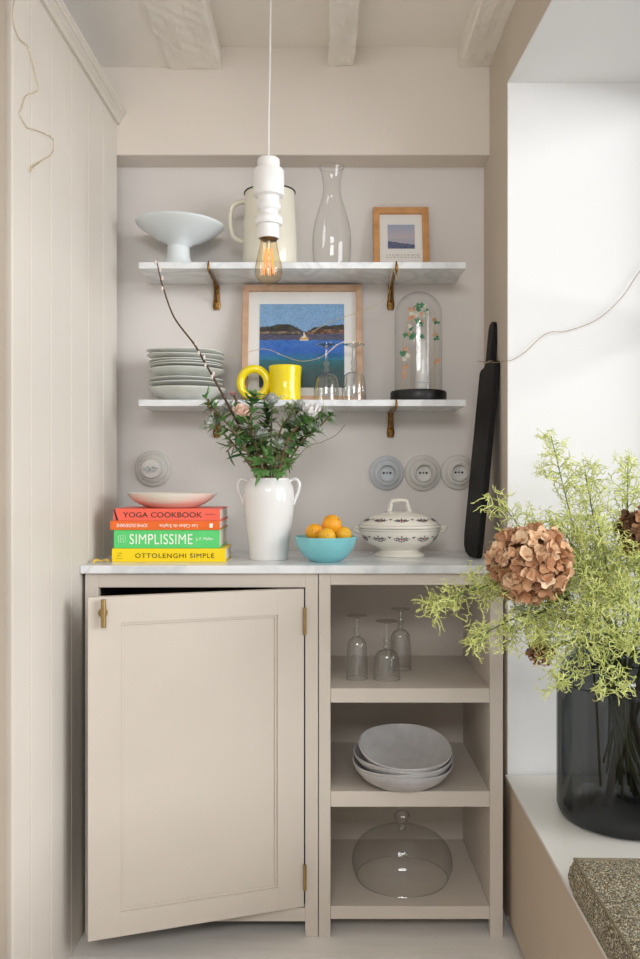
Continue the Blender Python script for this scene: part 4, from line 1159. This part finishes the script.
tag(m.build('cord', M['gold_wire'], t), 'thin pale cord round the neck')

# ================================================================ open unit contents
z1 = SH[0]+.0003; z2 = SH[1]+.0003; z3 = SH[2]+.0003
G4 = 'upturned stem glasses on the top cabinet shelf'
def gl(px, py_foot, Y, rb, rf, bowl, lab, knob=.45, top=.8):
    h = Z_(py_foot, Y)-z1; k = Y/F
    return goblet(h, rb*k, rf*k, bowl, 'stem_glass', lab, 'glass', (X_(px, Y), Y, z1), G4, knob, top)
gl(357, 615, 2.18, 10.6, 9.8, .66, 'upturned tall glass on the cabinet shelf, leftmost of three', .45, .85)
gl(386.8, 620.5, 2.178, 13.3, 11, .50, 'upturned wide goblet on the cabinet shelf, front middle', .4)
gl(400.5, 608.5, 2.29, 10.6, 9.5, .66, 'upturned tall glass on the cabinet shelf, behind the goblet', .45, .85)
# grey bowls
YW = 2.135; KW = YW/F
G5 = 'grey stoneware bowls on the middle cabinet shelf'
bw = [(402.5, 0.0, 49.5, 0.050, (2, .6), 'bottom grey stoneware bowl of the tilted stack'),
      (402.5, 0.0115, 49.5, 0.049, (3, -1.5), 'grey stoneware bowl second from the bottom of the stack'),
      (402.0, 0.0230, 49.0, 0.048, (5, 2.5), 'grey stoneware bowl third from the bottom of the stack'),
      (403.8, 0.0365, 47.0, 0.047, (11.5, 3.0), 'topmost grey stoneware bowl, tilted forward, showing its inside')]
for px, dz, rp, dp, (tx, ty), lab in bw:
    r = rp*KW
    o_ = [(0, 0), (r*.52, 0), (r*.58, .001), (r*.80, dp*.36), (r*.94, dp*.74), (r, dp)]
    inn = [(r-.003, dp+.0012), (r*.91, dp*.74+.002), (r*.77, dp*.36+.004), (r*.52, .006), (0, .0055)]
    ph = R.uniform(0, 6)
    wob = lambda rr, zz, a, ph=ph, r=r: (rr*(1+.012*math.sin(2*a+ph)), zz+(.0022*math.sin(3*a+ph)*(rr/r)))
    m = MB(); m.lathe(sprof(o_[2:], 4) and ([(0, 0), (r*.52, 0)]+sprof(o_[2:], 4)+inn), 72, wob=wob)
    o = m.build('stoneware_bowl', M['grey_stone'])
    rise = math.sin(math.radians(tx))*r*.52
    o.rotation_euler = (math.radians(tx), math.radians(ty), 0)
    o.location = (X_(px, YW), YW, z2+dz+rise+.001)
    tag(o, lab, 'bowl', G5)
# glass cloche
YQ = 2.236; KQ = YQ/F; rq = 50*KQ
t = thing('glass_cloche', 'wide clear glass cake cloche with knob on the bottom shelf', 'cloche', (X_(402, YQ), YQ, z3))
hq = Z_(829, YQ)-z3
prof = sprof([(rq*.90, 0.0), (rq*.94, .010), (rq*.99, hq*.22), (rq*1.0, hq*.36), (rq*.95, hq*.57), (rq*.80, hq*.77), (rq*.52, hq*.92), (rq*.22, hq*.99), (0, hq)], 6)
m = MB(); m.lathe(prof, 72); m.build('dome', M['glass'], t)
m = MB(); m.tube([(rq*.90*math.cos(a), rq*.90*math.sin(a), .0010) for a in [2*PI*i/64 for i in range(64)]], .0009, 6, closed=True); m.build('rim', M['glass_thick'], t)
m = MB(); m.lathe(sprof([(.0, hq), (.012, hq+.001), (.009, hq+.012), (.012, hq+.018), (.019, hq+.028), (.020, hq+.038), (.012, hq+.047), (0, hq+.049)], 5), 10, smooth=False); m.build('knob', M['glass_thick'], t)

# ================================================================ window bench: vase, branches, cushion
BT = BZ+.0003
YX = 1.884
vbx = X_(626, YX)
rv = 67*YX/F
t = thing('smoked_glass_vase', 'large smoked dark glass vase standing on the window bench', 'vase', (vbx, YX, BT))
hv2 = Z_(642, YX)-BT
zs_ = hv2-.085
o_ = [(0, .002), (rv*.86, .0), (rv*.95, .006), (rv*.995, .022), (rv, .05), (rv, zs_-.02), (rv*.985, zs_), (rv*.93, zs_+.028), (rv*.83, zs_+.050), (rv*.74, zs_+.063), (rv*.70, zs_+.073), (rv*.73, hv2)]
m = MB(); m.lathe(o_[:2]+sprof(o_[2:], 5), 72); m.build('body', M['smoke'], t)
m = MB(); m.tube([(rv*.73*math.cos(a), rv*.73*math.sin(a), hv2) for a in [2*PI*i/56 for i in range(56)]], .004, 8, closed=True); m.build('rim', M['smoke'], t)
mth = Vector((vbx, YX, BT+hv2))
rs = random.Random(21)
def rnd_unit(rr):
    while True:
        v = Vector((rr.uniform(-1, 1), rr.uniform(-1, 1), rr.uniform(-1, 1)))
        if .1 < v.length < 1: return v.normalized()
def curl_twig(m, p, d, L, r, rr, mi, seg=5):
    path = [p]; ax = rnd_unit(rr); c = rr.uniform(.25, .75)
    q = p.copy(); d = d.copy()
    for i in range(seg):
        q = q+d*(L/seg); path.append(q.copy()); d.rotate(Matrix.Rotation(c, 3, ax)); d.normalize()
    m.tube(path, [r*(1-.55*i/seg) for i in range(seg+1)], 3, mi, caps=False)
    return path
def spray(px, py, Y, sag, label, size=1.0, dens=1.0, back=0.0, mx=None, t0=.30):
    rr = random.Random(int(px*7+py*13))
    tip = P(px, py, 1.901+(Y-2.045)*.9)
    b0 = Vector((vbx+rr.uniform(-.05, .05), YX+rr.uniform(-.05, .05), BT+rr.uniform(.04, .12)))
    dirx = max(-1, min(1, (tip.x-vbx)*4))
    b1 = mth+Vector((dirx*rv*.52, max(-1, min(1, (tip.y-YX)*6))*rv*.4, -.012))
    mid = b1.lerp(tip, .45)+Vector((0, 0, sag))
    path = spline([b0, b1, mid, tip], 14); base = b0
    t = thing('green_spray', label, 'foliage', base, group='airy lime green sprays in the smoked glass vase')
    path = [p-base for p in path]; N = len(path)
    m = MB(); m.tube(path, [.0030-.0020*i/N for i in range(N)], 6); m.build('stem', M['stem_sub'], t)
    m = MB()
    Ls = sum((a-b).length for a, b in zip(path[14:], path[15:]))
    nb = int((10+Ls*62)*dens)
    for i in range(nb):
        tt = t0+(1-t0)*(i+rr.random())/nb
        k = 14+min(N-16, int(tt*(N-15))); p = path[k]; d = (path[k+1]-path[k]).normalized()
        sd = d.orthogonal().normalized(); sd.rotate(Matrix.Rotation(i*2.4+rr.uniform(-.6, .6), 3, d))
        bl = size*(.105*(1-.72*tt)+.022)*rr.uniform(.7, 1.2)
        bp = curl_twig(m, p, (d*.75+sd*.8).normalized(), bl, .0011, rr, 1, 5)
        for q in range(1, len(bp)):
            for _ in range(2):
                dd = (bp[q]-bp[q-1]).normalized(); s2 = rnd_unit(rr); s2 = (s2-dd*s2.dot(dd)).normalized()
                c = curl_twig(m, bp[q], (dd*.7+s2*.9).normalized(), size*rr.uniform(.014, .030), .0013, rr, 0, 4)
                for z in (2, 4):
                    if rr.random() < .75:
                        d3 = (c[z]-c[z-1]).normalized(); s3 = rnd_unit(rr)
                        curl_twig(m, c[z], (d3*.6+s3*.9).normalized(), size*rr.uniform(.007, .014), .0012, rr, 0, 2)
    tag(m.build('twigs', [M['spray'], M['spray2']], t), kind='stuff') if False else m.build('twigs', [M['spray'], M['spray2']], t)
    return t
SPR = [
 (427, 606, 1.96, .10, 'green spray reaching furthest left, in front of the open shelf'),
 (470, 640, 1.92, .07, 'green spray drooping below the hydrangea towards the cabinet'),
 (503, 505, 2.06, .03, 'green spray rising left behind the brown hydrangea'),
 (551, 436, 2.09, .00, 'tallest green spray against the white reveal'),
 (585, 470, 2.12, .02, 'green spray just right of the tallest one'),
 (628, 462, 2.08, .02, 'tall green spray near the picture right edge'),
 (655, 505, 2.02, .03, 'green spray at the right edge over the small hydrangea'),
 (598, 525, 1.95, .03, 'green spray upright in the middle, in front'),
 (560, 520, 2.02, .03, 'green spray right behind the hydrangea head'),
 (645, 560, 1.92, .05, 'green spray leaning right towards the window'),
 (545, 640, 1.88, .06, 'green spray hanging over the vase\'s left shoulder'),
 (583, 612, 1.86, .06, 'short green spray in front of the vase neck'),
 (618, 600, 1.87, .06, 'short green spray over the front of the vase rim'),
 (604, 690, 1.85, .09, 'green spray hanging down the front of the vase'),
 (563, 690, 1.86, .09, 'green spray trailing down the left side of the vase'),
 (500, 590, 1.99, .06, 'green spray stretching left under the hydrangea'),
 (640, 650, 1.86, .06, 'green spray hanging at the right of the vase rim'),
 (575, 560, 1.96, .04, 'green spray filling the centre beside the hydrangea'),
 (525, 625, 1.95, .08, 'green spray curving down beside the cabinet edge'),
]
for a in SPR: spray(*a)
# bare stems standing in the water
def hydrangea(px, py, Y, r, label, mats, nfl, seed, mx):
    rr = random.Random(seed); c = P(px, py, 1.901+(Y-2.045)*.9)
    b0 = Vector((vbx+mx*-.5, YX+.03, BT+.035)); b1 = mth+Vector((mx, -.02, -.02))
    path = spline([b0, b1, b1.lerp(c, .55)+Vector((0, 0, .02)), c], 10); base = b0
    t = thing('dried_hydrangea', label, 'flower', base, group='dried hydrangeas in the smoked glass vase')
    path = [p-base for p in path]; c = c-base
    m = MB(); m.tube(path, .0046, 8); m.build('stem', M['stem_dark'], t)
    m = MB()
    for i in range(nfl):
        z = 1-2*(i+.5)/nfl; a = i*2.39996+rr.uniform(-.2, .2); q = math.sqrt(max(0, 1-z*z))
        v = Vector((q*math.cos(a), q*math.sin(a), z*.94)).normalized()
        p = c+v*r*rr.uniform(.66, .96)
        u = v.orthogonal().normalized(); u.rotate(Matrix.Rotation(rr.uniform(0, 6), 3, v))
        nv = (v+rnd_unit(rr)*.85).normalized()
        s_ = r*rr.uniform(.17, .26); mi = rr.choice([0, 0, 1, 1, 2])
        for k in range(4):
            d = u.copy(); d.rotate(Matrix.Rotation(k*PI/2+rr.uniform(-.2, .2), 3, v)); d = (d+nv*rr.uniform(.15, 1.1)).normalized()
            m.leaf(p, d, nv, s_, s_*1.12, mi, fold=rr.uniform(.05, .4), curl=rr.uniform(-.6, .25), seg=5, tipw=.22)
    m.ball(c, r*.6, 14, mi=1)
    m.build('flower_head', mats, t)
hydrangea(529, 563, 1.93, .083, 'big round tan dried hydrangea head beside the worktop corner', [M['hyd1'], M['hyd2'], M['hyd3']], 300, 4, -.06)
hydrangea(648, 535, 2.0, .062, 'darker dried hydrangea cut off by the right picture edge', [M['hyd2'], M['hyd4'], M['hyd4']], 220, 9, .05)
hydrangea(540, 652, 2.03, .030, 'small brown dried hydrangea low behind the sprays', [M['hyd2'], M['hyd4'], M['hyd1']], 90, 12, -.075)
for i, (xa_, xb_, lab) in enumerate(((-.045, .05, 'thick dark stem crossing inside the smoked vase, leaning right'), (.055, -.035, 'thick dark stem crossing inside the smoked vase, leaning left'))):
    a = Vector((vbx+xa_, YX-.03*i, BT+.0215)); b = mth+Vector((xb_, -.03+.04*i, .05))
    m = MB(); m.tube([(0, 0, 0), (b-a)*.5, b-a], [.0075, .007, .0065], 10); o = m.build('cut_stem', M['stem_dark']); o.location = a
    tag(o, lab, 'stem', 'stems standing in the smoked vase')
# seat cushion
t = thing('seat_cushion', 'grey brown tweed box cushion on the window bench', 'cushion', (0.4505, 1.522, BT), (0, 0, -0.0246))
cw, cl, chh = 0.41, 0.86, 0.066
def pad():
    N = 16; m = MB(); vs = []; fs = []
    def pt(u, v, top):
        e = min(min(u, 1-u)*cw, min(v, 1-v)*cl)
        dome = .010*(1-math.exp(-e/.05))
        x = cw*u; y = -cl*v
        return (x, y, (chh+dome) if top else 0)
    nu, nv = 24, 40
    for top in (0, 1):
        for j in range(nv+1):
            for i in range(nu+1): vs.append(pt(i/nu, j/nv, top))
    o = (nu+1)*(nv+1)
    for j in range(nv):
        for i in range(nu):
            a = j*(nu+1)+i
            fs.append((a, a+1, a+nu+2, a+nu+1)); fs.append((o+a, o+a+nu+1, o+a+nu+2, o+a+1))
    rim = [i for i in range(nu+1)]+[j*(nu+1)+nu for j in range(1, nv+1)]+[nv*(nu+1)+i for i in range(nu-1, -1, -1)]+[j*(nu+1) for j in range(nv-1, 0, -1)]
    # side band bulging a little
    H = [.25, .5, .75]; base_i = len(vs); K = len(rim)
    for h_ in H:
        for q in rim:
            x, y, _ = vs[q]; zt2 = vs[q+o][2]
            bx = -.010*math.sin(PI*h_) if x < 1e-6 else (.010*math.sin(PI*h_) if x > cw-1e-6 else 0)
            by = .008*math.sin(PI*h_) if y > -1e-6 else (-.008*math.sin(PI*h_) if y < -cl+1e-6 else 0)
            vs.append((x+bx, y+by, zt2*h_))
    rows = [rim]+[[base_i+k*K+i for i in range(K)] for k in range(3)]+[[q+o for q in rim]]
    for r0, r1 in zip(rows, rows[1:]):
        for i in range(K):
            j = (i+1) % K; fs.append((r0[j], r0[i], r1[i], r1[j]))
    m.add(vs, fs, True); return m, [vs[q+o] for q in rim], [vs[q] for q in rim]
m, rt, rb_ = pad(); m.build('pad', M['tweed'], t)
m = MB(); m.tube([(x, y, z+.0005) for x, y, z in rt], .0030, 8, closed=True); m.build('piping', M['piping'], t)
m = MB(); m.tube([(x, y, z+.0032) for x, y, z in rb_], .0030, 8, closed=True); m.build('piping', M['tweed'], t)

# ================================================================ fairy light wires
def string(name, label, pts, matl, bulbs, r=.0009, bead=.0022):
    path = spline(pts, 8); base = path[0].copy()
    t = thing(name, label, 'fairy lights', base, group='fine fairy light wires')
    m = MB(); m.tube([p-base for p in path], r, 6); m.build('wire', matl, t)
    for i in bulbs:
        p = path[min(len(path)-1, int(i*(len(path)-1)))]-base
        m = MB(); m.ball(p, bead, 8, sc=(.8, .8, 1.3)); m.build('bead', M['bead'], t)
    return t
def onp(px, py, off=.003):
    Y = 1.9
    for _ in range(30): Y = (xl(Y)+off)*F/(px-CX)
    return P(px, py, Y)
string('fairy_light_wire', 'twisted gold fairy light wire hanging on the cream panelling', [onp(*p) for p in ((15, -4), (12.5, 18), (19, 38), (27, 45), (29, 50), (35, 74), (38, 90), (26, 96), (22, 108), (20, 114), (27, 127), (33, 129), (46, 134), (53, 139), (54, 148), (51, 155), (43, 160), (32, 166), (30, 172), (35, 166), (46, 158))], M['gold_wire'], (.2, .45, .6, .8, .93), .0008, .0020)
string('fairy_light_wire', 'fairy light wire draped across goblets and seascape to the plates', [P(p[0], p[1], 2.319+(p[2]-2.43)*.648) for p in ((213, 352.6, 2.55), (232, 357, 2.53), (243, 353.5, 2.5), (265, 349, 2.49), (283, 355.5, 2.485), (300, 361, 2.485), (316, 359, 2.485), (326, 354, 2.475), (337, 345, 2.49), (345, 341.8, 2.50), (356, 342, 2.52), (366, 342.5, 2.52))], M['gold_wire'], (.12, .35, .57, .8), .0008, .0018)
string('fairy_light_wire', 'fairy light wire hanging from the upper right bracket over the seascape', [P(p[0], p[1], 2.319+(p[2]-2.43)*.648) for p in ((398, 264, 2.42), (399, 273, 2.425), (397, 280, 2.44), (393, 268, 2.42), (390, 283, 2.45), (386, 297, 2.5), (370, 308, 2.56), (350, 315, 2.6), (330, 322, 2.62), (312, 332, 2.63))], M['gold_wire'], (.3, .6, .85), .0008, .0016)
string('fairy_light_wire', 'fine wire strung from the black board across the white reveal', [P(478, 361.5, 2.35), P(487, 362, 2.27), P(497, 362.5, 2.22), P(504, 361, 2.15), P(512, 360, 2.148), P(525, 352, 2.148), P(540, 338, 2.145), P(551, 332, 2.145), P(567, 331, 2.145), P(597, 319.5, 2.145), P(622, 297, 2.145), P(640, 271, 2.145), P(668, 240, 2.145)], M['fine_wire'], (.1, .62, .8), .0009, .0016)

# ================================================================ light
WL, WS, FILL = 375, 0.56, 46
def area(name, loc, rot, sx_, sy_, power, col):
    l = bpy.data.lights.new(name, 'AREA'); l.shape = 'RECTANGLE'; l.size = sx_; l.size_y = sy_; l.energy = power; l.color = col
    o = bpy.data.objects.new(name, l); COL.objects.link(o); o.location = loc; o.rotation_euler = rot
    return o
# daylight outside the window
area('window_daylight', (5.0, -1.2, 2.0), (0, math.radians(86), 0), 2.6, 5.0, WL, (0.96, 0.98, 1.0))
w = bpy.data.worlds.new('world'); bpy.context.scene.world = w; w.use_nodes = True
bg = w.node_tree.nodes['Background']; bg.inputs['Color'].default_value = (0.97, 0.985, 1.0, 1); bg.inputs['Strength'].default_value = WS
# added overhead fill lamp behind the camera, throwing soft light forward and down
area('overhead_fill', (-0.05, -0.9, 2.26), (math.radians(52), 0, 0), 1.2, 0.9, FILL, (0.97, 0.985, 1.0))

# ================================================================ camera
cam = bpy.data.cameras.new('camera'); co = bpy.data.objects.new('camera', cam); COL.objects.link(co)
co.location = (0, 0, EYE); co.rotation_euler = (PI/2, 0, 0)
cam.sensor_fit = 'VERTICAL'; cam.sensor_height = 36; cam.sensor_width = 36*640/959
cam.lens = 36*F/959
cam.clip_start = 0.02
sc_ = bpy.context.scene
sc_.camera = co
sc_.view_settings.view_transform = 'Standard'; sc_.view_settings.look = 'None'
sc_.view_settings.exposure = 0.0; sc_.view_settings.gamma = 1.0
try: sc_.view_settings.use_curve_mapping = False
except Exception: pass
